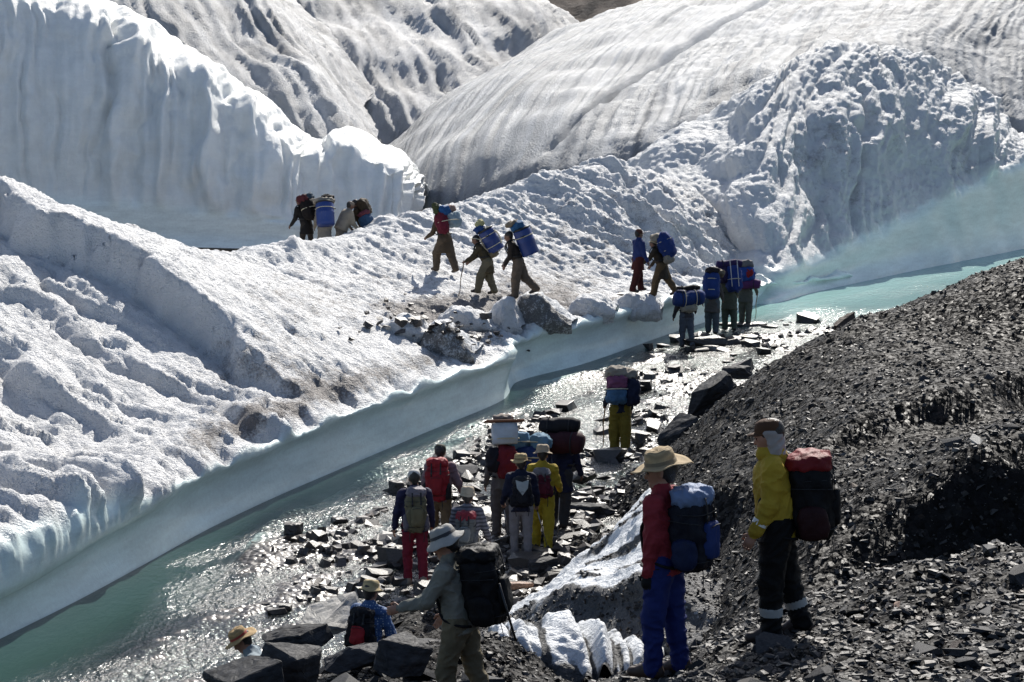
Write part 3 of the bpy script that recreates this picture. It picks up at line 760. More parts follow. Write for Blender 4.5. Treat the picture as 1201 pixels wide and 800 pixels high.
nd, na = 251, 281
dd = np.geomspace(18, 120, nd)
YY = np.broadcast_to(dd[:, None], (nd, na))
tt = np.linspace(0, 1, na)
XL = np.interp(dd, _sy, _sx) - 1.2; XR = np.maximum(0.33 * dd, XL + 6)
XX = XL[:, None] + (XR - XL)[:, None] * tt[None]
ZB = bed_z(XX, YY)
fine = 0.05 * noise(stack(XX, YY, 0.0) * 4.5, 131) + 0.03 * noise(stack(XX, YY, 0.0) * 9, 132)
q = shore_q(XX, YY)
icebed = 1 - sstep(0.3, 1.3, q + 0.8 * noise(stack(XX, YY, 0.0) * 0.5, 133) - 3.0 * sstep(64, 74, YY))
grid_obj('stream_bed', np.stack([XX, YY, ZB + fine * sstep(0.5, 2, q)], -1), M['bed'], dict(ice_bed=icebed), kind='structure')
BED = bpy.data.objects['stream_bed']
dep = np.clip(-ZB, 0, 2)
rif = sstep(0.3, 1.6, q + 1.0 * noise(stack(XX * 0.3, YY * 0.3, 0.0), 134) - 0.9 * (1 - sstep(30, 37, YY))) * (0.3 + 0.7 * sstep(-0.25, 0.08, noise(stack(XX * 0.9 - YY * 0.43, (XX * 0.43 + YY * 0.9) * 0.22, 0.0) * 1.1, 135) + 0.4 * noise(stack(XX, YY, 0.0) * 1.6, 136)))
rif = rif * (1 - 0.75 * sstep(65, 70, YY))
grid_obj('stream', np.stack([XX, YY, 0 * XX], -1)[::2, ::2], M['water'], dict(depth=dep[::2, ::2], riffle=rif[::2, ::2], milk=sstep(60, 69, YY)[::2, ::2]), surf=False, kind='structure')
print('terrain', round(time.time() - T0, 1))

# ================================================================== ICE FORMS ON THE BANKS
def small_mass(name, cols, nr, nc, dispf, dirt_shade_f, mat, label, cat, group=None):
    P, ri, cj = loft(cols, nr, nc)
    N = gnormals(P)
    tl = np.concatenate([np.zeros((1, nc)), np.cumsum(np.linalg.norm(np.diff(P, axis=0), axis=2), 0)])
    sl = np.concatenate([np.zeros((nr, 1)), np.cumsum(np.linalg.norm(np.diff(P, axis=1), axis=2), 1)], 1)
    sm = np.broadcast_to(sl.mean(0), sl.shape)
    P = P + N * dispf(P, ri, cj, sm, tl)[..., None]
    o = grid_obj(name, P, M[mat], dict(smooth_ice=0 * ri, dirt=dirt_shade_f(P, ri, cj, sm, tl)))
    return tag(o, label, cat, group)

# debris-covered ice fin at the toe of the moraine: dark face, white streaked top
FIN = [
    [at(560, 742, 29.5), at(566, 738, 29.6), at(572, 733, 29.8), at(580, 728, 30.2), at(590, 722, 30.8), at(600, 714, 31.5), at(606, 716, 32.5)],
    [at(600, 752, 27.0), at(605, 742, 27.2), at(612, 724, 27.9), at(620, 712, 28.2), at(632, 700, 29.2), at(646, 685, 31.0), at(652, 690, 32.5)],
    [at(650, 758, 25.6), at(655, 745, 25.8), at(664, 714, 26.5), at(672, 690, 26.8), at(684, 668, 28.4), at(700, 637, 30.6), at(706, 645, 32.0)],
    [at(700, 762, 25.0), at(705, 748, 25.2), at(710, 715, 25.8), at(716, 688, 26.1), at(722, 655, 27.8), at(734, 606, 30.0), at(740, 612, 31.5)],
    [at(760, 768, 24.4), at(762, 750, 24.5), at(764, 712, 25.1), at(766, 674, 25.4), at(766, 632, 27.2), at(764, 574, 29.8), at(770, 582, 31.0)],
    [at(815, 768, 23.8), at(818, 755, 23.9), at(822, 735, 24.5), at(826, 708, 24.9), at(812, 668, 26.6), at(792, 600, 29.2), at(795, 615, 30.5)],
    [at(880, 775, 23.0), at(880, 765, 23.2), at(882, 750, 23.8), at(880, 735, 24.2), at(870, 690, 26.0), at(855, 640, 28.5), at(855, 650, 29.5)]]
def fdirt(P, ri, cj, s, t):
    top = sstep(2.95, 3.25, ri + 0.12 * noise(P * 2.5, 141))
    strip = noise(stack(s * 0.25, t * 2.3 + 0.5 * noise(P * 0.7, 143), 0 * t), 142)
    dtop = 0.02 + 0.95 * sstep(0.10, 0.28, strip) * sstep(1.2, 2.4, cj) + 1.0 * sstep(4.05, 4.5, cj + 0.3 * noise(P * 0.8, 144))
    return dtop * top + (1 - top) * (0.85 + 0.25 * noise(P * 1.4, 145))
FINO = small_mass('ice_fin', FIN, 110, 190,
           lambda P, ri, cj, s, t: 0.10 * fbm(P * 1.1, 3, 146) + 0.05 * (np.abs(noise(stack(s * 0.5, t * 3.0, 0 * t), 147)) - .3) * sstep(3, 3.4, ri) + 0.025 * noise(P * 8, 148),
           fdirt, 'ice_dirty', 'low fin of glacier ice with white streaked top and dark debris face', 'ice ridge')
LUMP = [[at(545, 806, 22.6), at(548, 790, 22.9), at(552, 770, 23.1), at(556, 758, 23.6), at(562, 758, 24.6), at(566, 765, 25.4)],
        [at(585, 806, 22.6), at(588, 780, 22.9), at(592, 752, 23.1), at(596, 736, 23.6), at(600, 734, 24.6), at(604, 742, 25.4)],
        [at(640, 802, 22.8), at(642, 780, 23.0), at(646, 752, 23.3), at(648, 736, 23.8), at(650, 734, 24.6), at(652, 742, 25.2)],
        [at(690, 796, 22.9), at(692, 778, 23.1), at(696, 760, 23.4), at(700, 748, 23.8), at(702, 744, 24.5), at(704, 750, 25.0)],
        [at(740, 790, 22.9), at(742, 780, 23.1), at(746, 768, 23.3), at(748, 760, 23.6), at(750, 757, 24.2), at(752, 762, 24.6)],
        [at(772, 788, 22.9), at(774, 784, 23.0), at(776, 780, 23.1), at(778, 778, 23.3), at(780, 778, 23.6), at(782, 782, 24.0)]]
small_mass('ice_lump', LUMP, 80, 180,
           lambda P, ri, cj, s, t: 0.24 * (np.abs(noise(stack(s * 4.4 + 0.9 * t, t * 0.3, 0 * t), 151)) * 1.8 - .3) + 0.10 * (np.abs(noise(P * 4.0, 152)) - .2) + 0.02 * noise(P * 10, 153),
           lambda P, ri, cj, s, t: 0.22 + 0.22 * noise(P * 1.5, 155) + 0.8 * (1 - sstep(0.04, 0.14, np.abs(noise(stack(s * 4.4 + 0.9 * t, t * 0.3, 0 * t), 151)))) + 0.8 * sstep(3.0, 4.2, ri) * (noise(P * 0.9, 154) + 0.5) + 0.6 * (1 - sstep(0.1, 0.8, ri)), 'ice_dirty',  # darker in the flute grooves, at the foot and along the top
           'fluted lump of white ice below the fin beside the grey-hatted walker', 'ice block')

# hummocks of dirty ice on the terrace above the stream wall
def hummock(uc, vb, wpx, hpx, d, dirt, label, seed, skew=0.0, depth=1.6, mat='ice_grey'):
    cols = []
    for a in np.linspace(-1, 1, 7):
        prof = max(0.0, (1 - abs(a) ** 1.8)) * (1 + skew * a)
        u = uc + a * wpx / 2; h = hpx * prof
        base = land(uc, vb).copy(); d = base[1]; base = at(u, vb, d + abs(a) * 0.25); sc = FPX / d
        zt = h / sc
        r = [base + np.array([0, 0.35, -0.3]), base + np.array([0, 0.08, -0.06]), base + np.array([0, 0.10, zt * 0.45]), base + np.array([0, 0.22, zt * 0.85]),
             base + np.array([0, 0.45, zt]), base + np.array([0.1, 0.95, zt * 0.85]), base + np.array([0.2, depth, zt * 0.2]), base + np.array([0.2, depth + .5, -0.5])]
        cols.append(r)
    return small_mass('ice_hummock', cols, 46, 54,
        lambda P, ri, cj, s, t: 0.12 * fbm(P * 1.6, 3, seed) + 0.07 * (np.abs(noise(P * 4.2, seed + 1)) - .25) + 0.02 * noise(P * 11, seed + 2),
        lambda P, ri, cj, s, t: (dirt * (1 - sstep(3.4, 4.2, ri)) + 0.12) + 0.15 * noise(P * 2, seed + 3), mat, label, 'ice block', 'ice hummocks on the terrace')
hummock(520, 416, 72, 38, 54.0, 0.55, 'grey dirty ice hummock above the stream wall, left of its larger neighbour', 161, -0.25)
hummock(632, 380, 78, 36, 55.2, 0.6, 'largest dark grey ice hummock beside the snow lumps on the terrace', 165, -0.45)
hummock(590, 384, 46, 34, 56.2, 0.02, 'rounded white snow lump just left of the largest dark hummock', 169, 0.3, 1.2, 'ice')
hummock(545, 384, 76, 22, 57.0, 0.0, 'long low white snow lump below the porter with the stick', 173, -0.2, 1.6, 'ice')
hummock(470, 392, 60, 18, 57.2, 0.1, 'flat white snow lump at the left end of the stony terrace', 177, 0.1, 1.4, 'ice')
hummock(692, 366, 56, 18, 58.2, 0.15, 'small knobbly ice lump right of the largest dark hummock', 181, 0.1, 1.3, 'ice')
hummock(742, 366, 66, 22, 60.6, 0.02, 'smooth white ice lump under the feet of the man in the blue vest', 185, 0.1, 1.6, 'ice')

# ================================================================== ROCKS
random.seed(11)
def rock_mesh(name, sx, sy, sz, n=16, seed=0, mat=None, slabby=True):
    r = random.Random(seed)
    bm = bmesh.new()
    for _ in range(n):
        while True:
            p = [r.uniform(-1, 1) for _ in range(3)]
            if abs(p[0]) ** 3 + abs(p[1]) ** 3 + (0 if slabby else abs(p[2]) ** 3) < 1: break
        if slabby: p[2] = math.copysign(r.uniform(0.75, 1.0), p[2])
        l = 1.0 if slabby else (p[0]**2 + p[1]**2 + p[2]**2) ** 0.5 * 0.6 + 0.4
        bm.verts.new((p[0] * sx / l, p[1] * sy / l, p[2] * sz / l))
    g = bmesh.ops.convex_hull(bm, input=bm.verts)
    bmesh.ops.delete(bm, geom=[e for e in g['geom_interior'] if isinstance(e, bmesh.types.BMVert)], context='VERTS')
    me = bpy.data.meshes.new(name); bm.to_mesh(me); bm.free()
    if mat: me.materials.append(mat)
    return me
SLABS = [rock_mesh('slate_slab', 1, r1, r2, 14, 100 + i, M['slate']) for i, (r1, r2) in enumerate([(0.7, 0.14), (0.55, 0.2), (0.8, 0.1), (0.5, 0.26), (0.62, 0.16), (0.45, 0.12), (0.75, 0.3), (0.6, 0.35)])]
STONES = [rock_mesh('stone', 1, r1, r2, 13, 200 + i, M['wet'], slabby=i % 2 == 0) for i, (r1, r2) in enumerate([(0.7, 0.4), (0.6, 0.3), (0.8, 0.5), (0.75, 0.3), (0.55, 0.45), (0.9, 0.36)])]
PALE = [rock_mesh('slab', 1, 0.6, 0.12, 12, 300, M['pale']), rock_mesh('slab', 1, 0.6, 0.2, 12, 301, M['brown'])]
def put(name, me, loc, size, rot, parent=None):
    o = link(bpy.data.objects.new(name, me), parent)
    o.location = loc; o.scale = (size, size, size); o.rotation_euler = rot
    return o
# slabs scattered over the near ridge and the rubble berm (parts of the moraine)
cnt = 0
def slope_n(x, y):
    e = 0.12
    zx = (moraine_base(x + e, y) - moraine_base(x - e, y)) / (2 * e); zy = (moraine_base(x, y + e) - moraine_base(x, y - e)) / (2 * e)
    return Vector((-float(zx), -float(zy), 1)).normalized()
def scatter_slabs(n, region, smin, smax, pale=0.06, tilt=0.3, meshes=SLABS, bury=0.2, lift=None):
    r = random
    pts = []
    while len(pts) < n:
        x, y = region(r)
        pts.append((x, y))
    zs = moraine_z([p[0] for p in pts], [p[1] for p in pts])
    for (x, y), z in zip(pts, zs):
        s = smin * (smax / smin) ** (r.random() ** 1.8)
        me = r.choice(PALE) if r.random() < pale else r.choice(meshes)
        nrm = slope_n(x, y)
        q = nrm.to_track_quat('Z', 'Y')
        e = (q.to_matrix() @ Euler((r.gauss(0, tilt), r.gauss(0, tilt), r.uniform(0, 6.28))).to_matrix()).to_euler()
        put('slab', me, (x, y, z + s * (0.12 - bury * 0.3)), s, e, MORAINE)
def uvregion(u0, u1, y0, y1):
    def f(r):
        y = y0 * (y1 / y0) ** r.random()
        return ((r.uniform(u0, u1) - 600.5) / FPX * y, y)
    return f
scatter_slabs(125, uvregion(800, 1230, 13.2, 19.6), 0.05, 0.19, 0.08)
scatter_slabs(80, uvregion(255, 590, 19.4, 23.0), 0.10, 0.36, 0.10, 0.45)
scatter_slabs(40, uvregion(380, 640, 27.5, 32.5), 0.08, 0.26, 0.05, 0.3)
scatter_slabs(40, uvregion(800, 1230, 24.5, 40), 0.07, 0.2, 0.12)
scatter_slabs(25, uvregion(560, 800, 15.8, 18.2), 0.05, 0.14, 0.1)

# gravel: shards by the ten thousand, one joined part each
def shards(name, x, y, z, size, mat, parent, tiltsd=0.35, flat=(0.18, 0.5), seed=5, tri=False):
    g = np.random.default_rng(seed); n = len(x)
    base = np.array([[-1,-1,-1],[1,-1,-1],[1,1,-1],[-1,1,-1],[-1,-1,1],[1,-1,1],[1,1,1],[-1,1,1]], float)
    V = base[None] * np.ones((n, 1, 1))
    V[..., :2] += g.uniform(-0.45, 0.45, (n, 8, 2)); V[:, 4:, :2] *= g.uniform(0.55, 0.95, (n, 1, 1))
    V[..., 2] += g.uniform(-0.25, 0.25, (n, 8))
    sc = np.stack([np.ones(n), g.uniform(0.45, 0.95, n), g.uniform(*flat, n)], 1) * (size * 0.5)[:, None]
    V *= sc[:, None]
    yaw = g.uniform(0, 6.283, n); rx = g.normal(0, tiltsd, n); ry = g.normal(0, tiltsd, n)
    def R(ax, a):
        c, s = np.cos(a), np.sin(a); o = np.zeros((n, 3, 3)); i, j = [(1, 2), (2, 0), (0, 1)][ax]
        o[:, ax, ax] = 1; o[:, i, i] = c; o[:, j, j] = c; o[:, i, j] = -s; o[:, j, i] = s; return o
    Rm = R(0, rx) @ R(1, ry) @ R(2, yaw)
    V = np.einsum('nij,nkj->nki', Rm, V)
    V += np.stack([x, y, z + size * 0.08], 1)[:, None]
    q = np.array([[0,3,2,1],[4,5,6,7],[0,1,5,4],[1,2,6,5],[2,3,7,6],[3,0,4,7]])
    if tri:
        V = V[:, [0, 1, 2, 4, 5, 6]]; q = np.array([[0,1,4,3],[1,2,5,4],[2,0,3,5]])
        Q = (q[None] + (np.arange(n) * 6)[:, None, None]).reshape(-1, 4)
        T_ = (np.array([[3, 4, 5]])[None] + (np.arange(n) * 6)[:, None, None]).reshape(-1, 3)
        me = mesh_np(name, V.reshape(-1, 3), Q, mat, smooth=False, tris=T_)
    else:
        Q = (q[None, 1:] + (np.arange(n) * 8)[:, None, None]).reshape(-1, 4)
        me = mesh_np(name, V.reshape(-1, 3), Q, mat, smooth=False)
    o = link(bpy.data.objects.new(name, me), parent); o['kind'] = 'stuff'
    return o
def gravel_pts(n, u0, u1, y0, y1, seed):
    g = np.random.default_rng(seed)
    y = y0 * (y1 / y0) ** g.random(n); x = (g.uniform(u0, u1, n) - 600.5) / FPX * y
    return x, y
gx, gy = gravel_pts(46000, 560, 1240, 11.5, 46, 21)
gx2, gy2 = gravel_pts(9000, 230, 660, 15.5, 33, 22)
gx = np.r_[gx, gx2]; gy = np.r_[gy, gy2]
gz = moraine_z(gx, gy)
# grit caught on the dark face of the fin
gfp = np.empty(len(FINO.data.vertices) * 3, np.float32); FINO.data.vertices.foreach_get('co', gfp); gfp = gfp.reshape(-1, 3)
gfd = np.empty(len(gfp), np.float32); FINO.data.attributes['dirt'].data.foreach_get('value', gfd)
_pick = rng.choice(np.nonzero(gfd > 0.7)[0], 2600)
shards('grit', gfp[_pick, 0], gfp[_pick, 1] - 0.01, gfp[_pick, 2], 0.02 + 0.06 * rng.random(2600) ** 3, M['gravel'], FINO, 0.5)
gs = (0.018 + 0.066 * rng.random(len(gx)) ** 5) * np.where(gy > 23.5, 0.85 + gy / 120, 1.1)
_h = gy > 23.5
shards('gravel', gx[~_h], gy[~_h], gz[~_h], gs[~_h], M['gravel'], MORAINE)
shards('gravel', gx[_h], gy[_h], gz[_h], gs[_h] * 1.15, M['gravel'], MORAINE, 0.4, (0.2, 0.6), 6, True)

# stones standing in the stream (parts of the stream bed)
def stream_xy(r):
    while True:
        if r.random() < 0.5:
            u, v = r.uniform(330, 800), r.uniform(440, 720)
        else:
            u, v = r.uniform(430, 760), r.uniform(480, 700)
        if r.random() < 0.10: u, v = r.uniform(780, 1000), r.uniform(345, 440)
        p = ground(u, v)
        if shore_q(p[0], p[1]) > 1.6 + 1.6 * (p[1] < 35) and moraine_base(p[0], p[1]) < 0.15: return p
for i in range(270):
    p = stream_xy(random)
    s = 0.11 * (3.6 ** (random.random() ** 1.9)) * (1.15 if p[1] > 45 else 1.0)
    z = max(float(bed_z(p[0], p[1])), -0.10)
    put('stone', random.choice(STONES), (p[0], p[1], z + s * 0.22), s, (random.gauss(0, 0.2), random.gauss(0, 0.2), random.uniform(0, 6.28)), BED)
g = np.random.default_rng(31)
ps = np.array([stream_xy(random) for _ in range(7000)])
jit = g.normal(0, 0.3, (len(ps), 2)); sx, sy = ps[:, 0] + jit[:, 0], ps[:, 1] + jit[:, 1]
sz = np.maximum(bed_z(sx, sy), moraine_z(sx, sy)); keep = sz > -0.075
ss = 0.045 + 0.23 * g.random(len(ps)) ** 4
shards('pebbles', sx[keep], sy[keep], sz[keep], ss[keep], M['wetgravel'], BED, 0.25, (0.35, 0.8), 32)

# single boulders worth naming
def boulder(label, u, v, d, sx, sy, sz, seed, yaw=0, tilt=(0, 0), mat='slate', name='boulder', n=18, z=None, slab=True):
    me = rock_mesh(name, sx, sy, sz * 0.9, n, seed, None, slabby=slab)
    bm = bmesh.new(); bm.from_mesh(me)
    bmesh.ops.bevel(bm, geom=list(bm.edges), offset=0.03 * min(sx, sy, sz) + 0.003, segments=1, affect='EDGES')
    bmesh.ops.triangulate(bm, faces=list(bm.faces))
    for _ in range(3):
        le = 0.13 * max(sx, sy)
        bmesh.ops.subdivide_edges(bm, edges=[e for e in bm.edges if e.calc_length() > le], cuts=1, use_grid_fill=True)
    bm.verts.ensure_lookup_table(); bm.normal_update()
    co = np.array([v.co[:] for v in bm.verts]); nn = np.array([v.normal[:] for v in bm.verts])
    L_ = max(sx, sy)
    dv = 0.03 * L_ * fbm(co / L_ * 4.0 + seed, 4, 3) + 0.04 * L_ * np.round(2 * noise(stack(co[:, 0] / L_ * .6, co[:, 1] / L_ * .6, co[:, 2] / L_ * 6) + seed * 1.3, 4)) / 2
    for vv, c2 in zip(bm.verts, co + nn * dv[:, None]): vv.co = c2
    bm.to_mesh(me); bm.free()
    me.materials.append(M[mat])
    o = link(bpy.data.objects.new(name, me))
    p = at(u, v, d); o.location = p if z is None else (p[0], p[1], z)
    o.rotation_euler = (tilt[0], tilt[1], yaw)
    return tag(o, label, 'rock')
boulder('long grey slab boulder leaning at the foot of the gravel slope, upper of two', 826, 466, 44.5, 0.80, 0.5, 0.34, 401, 0.35, (0, -0.5))
boulder('grey angular boulder at the foot of the gravel slope, lower of two', 800, 514, 42.6, 0.62, 0.5, 0.36, 402, 0.4, (0, -0.6))
boulder('dark boulder on the skyline edge of the gravel slope by the water', 990, 386, 43.6, 0.42, 0.35, 0.26, 403, 0.3, (0, -0.35))
boulder('dark angular boulder half way up the gravel slope', 1038, 398, 39.8, 0.22, 0.2, 0.14, 404)
boulder('tan flat rock high on the gravel slope', 1140, 366, 41, 0.36, 0.22, 0.12, 405, 0.4, (0, -0.3), 'pale')
boulder('squarish dark rock at the far edge of the shallows', 866, 437, 50, 0.45, 0.22, 0.16, 406, -0.1)
boulder('flat grey slab lying right of the yellow walker', 690, 597, 38.6, 0.62, 0.25, 0.10, 407, 0.1)
boulder('dark squat block in the stream behind the walkers', 684, 557, 41.4, 0.34, 0.3, 0.20, 408, 0.2, (0.1, 0.1), 'wet', n=26, slab=False)
boulder('rounded grey boulder by the feet of the yellow walker', 634, 668, 34.2, 0.36, 0.3, 0.22, 409, 0.2)
boulder('long flat dark slab behind the yellow walker', 656, 629, 36.4, 0.48, 0.2, 0.08, 410, -0.2)
boulder('round dark stone left of the white capped walker', 345, 622, 37.2, 0.20, 0.2, 0.16, 411, 0, (0, 0), 'wet')
boulder('black stone in the stream left of the red backpack', 468, 572, 40.6, 0.22, 0.2, 0.16, 412, 0, (0, 0), 'wet')
boulder('low black stone between the ice wall and the red backpack', 396, 612, 38.0, 0.28, 0.16, 0.09, 413, 0.2, (0, 0), 'wet')
boulder('flat reddish plank-shaped rock on the gravel by the ice fin', 609, 687, 32.6, 0.30, 0.10, 0.06, 414, 0.05, (0, 0), 'brown')
boulder('large black boulder in front of the straw hatted walker', 338, 780, 21.0, 0.42, 0.36, 0.27, 415, -0.3, (0.1, 0.25))
boulder('black pointed boulder at the bottom left of the rubble', 286, 806, 20.4, 0.46, 0.4, 0.26, 416, 0.4, (0, -0.3))
boulder('broad grey slab tilted in front of the checked shirt', 420, 770, 21.8, 0.42, 0.32, 0.14, 417, 0.2, (0.25, 0.1))
boulder('long pale grey slab behind the straw hatted walker', 388, 722, 26.2, 0.50, 0.34, 0.12, 418, 0.5, (0.25, -0.2), 'pale')
boulder('dark slab edge beside the long pale slab', 352, 748, 24.6, 0.48, 0.22, 0.12, 419, 0.2, (0.1, -0.15))
boulder('dark angular rock left of the grey-hatted walker', 470, 768, 21.2, 0.30, 0.3, 0.18, 420, 0.6, (0.2, 0.1))
boulder('pale flat slab on the near ridge at the bottom right', 1022, 772, 15.3, 0.19, 0.12, 0.03, 421, 0.3, (0.5, 0.0), 'pale')
boulder('dark blocky rock left of the pale flat slab', 992, 780, 15.2, 0.15, 0.12, 0.08, 422, 0.2)
boulder('low dark slab on the near ridge below the shaded bank', 1150, 752, 16.0, 0.24, 0.16, 0.07, 423, 0.3, (0.2, 0))
boulder('flat light slab on the gravel left of the yellow jacket', 875, 752, 17.0, 0.17, 0.09, 0.025, 424, 0.3, (0.2, 0), 'pale')
boulder('wide low stone under the two leading porters', 830, 400, 60.0, 0.9, 0.5, 0.14, 425, 0.2, (0, 0), 'wet')
boulder('flat dark rock shelf under the porter with the stick and purple load', 868, 384, 64.5, 0.9, 0.4, 0.16, 426, 0.1, (0, 0), 'wet')
boulder('thin stone slab under the man in the blue vest', 750, 345, 62.0, 0.8, 0.4, 0.06, 427, 0.1, (0, 0), 'wet')
for i in range(26):
    u, v = random.gauss(842, 34), random.gauss(402, 9)
    p_ = ground(u, v)
    put('stone', random.choice(STONES), (p_[0], p_[1], 0.02), random.uniform(0.12, 0.36), (random.gauss(0, 0.15), random.gauss(0, 0.15), random.uniform(0, 6.28)), BED)
# stones lying on the ice terrace
for i in range(70):
    u = random.gauss(500, 48); v = 372 + abs(u - 480) * 0.22 + random.gauss(0, 11)
    p = land(u, v)
    s = 0.06 * (3.5 ** (random.random() ** 1.7))
    put('stone', random.choice(STONES), p + np.array([0, 0, 0.02]), s, (random.gauss(0, 0.3), random.gauss(0, 0.3), random.uniform(0, 6.28)), bpy.data.objects['glacier_bank'])
print('rocks', round(time.time() - T0, 1))

# ================================================================== PEOPLE
def surface_nets(F, origin, h):
    s = F < 0
    nx, ny, nz = F.shape
    cnt = np.zeros((nx-1, ny-1, nz-1), np.int8)
    for a in (0, 1):
        for b in (0, 1):
            for c in (0, 1):
                cnt += s[a:nx-1+a, b:ny-1+b, c:nz-1+c]
    act = (cnt > 0) & (cnt < 8)
    idx = -np.ones(act.shape, np.int64); ijk = np.argwhere(act); idx[act] = np.arange(len(ijk))
    acc = np.zeros((len(ijk), 3)); n = np.zeros(len(ijk))
    cor = [(a, b, c) for a in (0, 1) for b in (0, 1) for c in (0, 1)]
    val = {k: F[ijk[:, 0] + k[0], ijk[:, 1] + k[1], ijk[:, 2] + k[2]] for k in cor}
    for k in cor:
        for ax in range(3):
            if k[ax] == 0:
                k2 = list(k); k2[ax] = 1; k2 = tuple(k2)
                v0, v1 = val[k], val[k2]; m = (v0 < 0) != (v1 < 0)
                t = np.where(m, v0 / np.where(m, v0 - v1, 1), 0)
                p = np.array(k, float)[None].repeat(len(ijk), 0); p[:, ax] = t
                acc[m] += p[m]; n[m] += 1
    V = origin + (ijk + acc / n[:, None]) * h
    quads = []
    for ax in range(3):
        sl0 = [slice(1, -1)] * 3; sl0[ax] = slice(0, -1); sl1 = [slice(1, -1)] * 3; sl1[ax] = slice(1, None)
        a0, a1 = s[tuple(sl0)], s[tuple(sl1)]
        o1, o2 = [(1, 2), (2, 0), (0, 1)][ax]
        for flip in (False, True):
            e = np.argwhere((a0 & ~a1) if not flip else (~a0 & a1))
            if not len(e): continue
            off = np.ones(3, int); off[ax] = 0
            e = e + off
            def cell(d1, d2):
                c = e.copy(); c[:, o1] -= d1; c[:, o2] -= d2; return idx[c[:, 0], c[:, 1], c[:, 2]]
            q = np.stack([cell(1, 1), cell(0, 1), cell(0, 0), cell(1, 0)], 1)
            quads.append(q[:, ::-1] if flip else q)
    return V, np.concatenate(quads)
def unit(v):
    v = np.asarray(v, float); return v / (np.linalg.norm(v) + 1e-12)
class Prim:
    def __init__(s, a, b, ra, rb, mat, flat=1.0, thin=None, cut=None, k=None):
        s.a, s.b = np.asarray(a, float), np.asarray(b, float); s.ra, s.rb, s.mat = ra, rb, mat
        s.flat, s.thin, s.cut, s.k = flat, None if thin is None else unit(thin), cut, k
    def bbox(s):
        r = max(s.ra, s.rb)
        return np.minimum(s.a, s.b) - r, np.maximum(s.a, s.b) + r
    def d(s, P):
        rel = P - s.a
        if s.flat != 1.0:
            rel = rel + (rel @ s.thin)[..., None] * s.thin * (1 / s.flat - 1)
        ab = s.b - s.a; L2 = ab @ ab + 1e-12
        h = np.clip((rel @ ab) / L2, 0, 1)
        d = np.linalg.norm(rel - h[..., None] * ab, axis=-1) - (s.ra + (s.rb - s.ra) * h)
        if s.flat < 1: d = d * (0.4 + 0.6 * s.flat)
        if s.cut is not None:
            d = np.maximum(d, (P - s.cut[0]) @ s.cut[1])
        return d
def sdf_mesh(prims, h, k=0.025, wr=0.0, wr_mats=(0, 1), seed=0):
    lo = np.min([p.bbox()[0] for p in prims], 0) - 3 * h; hi = np.max([p.bbox()[1] for p in prims], 0) + 3 * h
    n = np.ceil((hi - lo) / h).astype(int) + 1
    F = np.full(n, 0.5, np.float32); Mi = np.zeros(n, np.int8); Fb = np.full(n, 0.5, np.float32)
    ax = [lo[i] + h * np.arange(n[i]) for i in range(3)]
    for p in prims:
        b0, b1 = p.bbox(); mg = 0.05 + 2 * h
        i0 = np.maximum(((b0 - mg - lo) / h).astype(int), 0); i1 = np.minimum(((b1 + mg - lo) / h).astype(int) + 1, n)
        sl = tuple(slice(i0[i], i1[i]) for i in range(3))
        G = np.stack(np.meshgrid(*[ax[i][i0[i]:i1[i]] for i in range(3)], indexing='ij'), -1)
        d = p.d(G).astype(np.float32)
        f = F[sl]; kk = p.k if p.k is not None else k
        hh = np.maximum(kk - np.abs(f - d), 0) / kk
        nb = d < Fb[sl]
        Mi[sl] = np.where(nb, p.mat, Mi[sl]); Fb[sl] = np.minimum(Fb[sl], d)
        F[sl] = np.minimum(f, d) - hh * hh * kk * 0.25
    if wr:
        m = (np.abs(F) < 3 * h) & np.isin(Mi, wr_mats)
        ii = np.argwhere(m); Q = lo + ii * h
        Q2 = Q * np.array([1, 1, 1.0])
        wp = 0.8 * noise(Q * 3.5 + seed, 5)[:, None]
        r1 = 1 - 2 * np.abs(noise(Q2 * np.array([5, 5, 8.]) + Q[:, [2, 0, 1]] * np.array([3, 0, 3.]) + seed * 3.1 + wp, 7))
        r2 = 1 - 2 * np.abs(noise(Q2 * np.array([11, 11, 17.]) + seed + wp, 8))
        wn = 1.3 * (0.45 - np.maximum(r1, 0) ** 2) + 0.6 * (0.45 - np.maximum(r2, 0) ** 2)
        F[m] += (wr * wn).astype(np.float32)
    V, Q = surface_nets(F, lo, h)
    c = V[Q].mean(1); gi = np.clip(np.round((c - lo) / h).astype(int), 0, n - 1)
    return V, Q, Mi[gi[:, 0], gi[:, 1], gi[:, 2]]
def rotz(v, a):
    c, s = math.cos(a), math.sin(a); v = np.asarray(v, float); return np.array([c*v[0]-s*v[1], s*v[0]+c*v[1], v[2]])

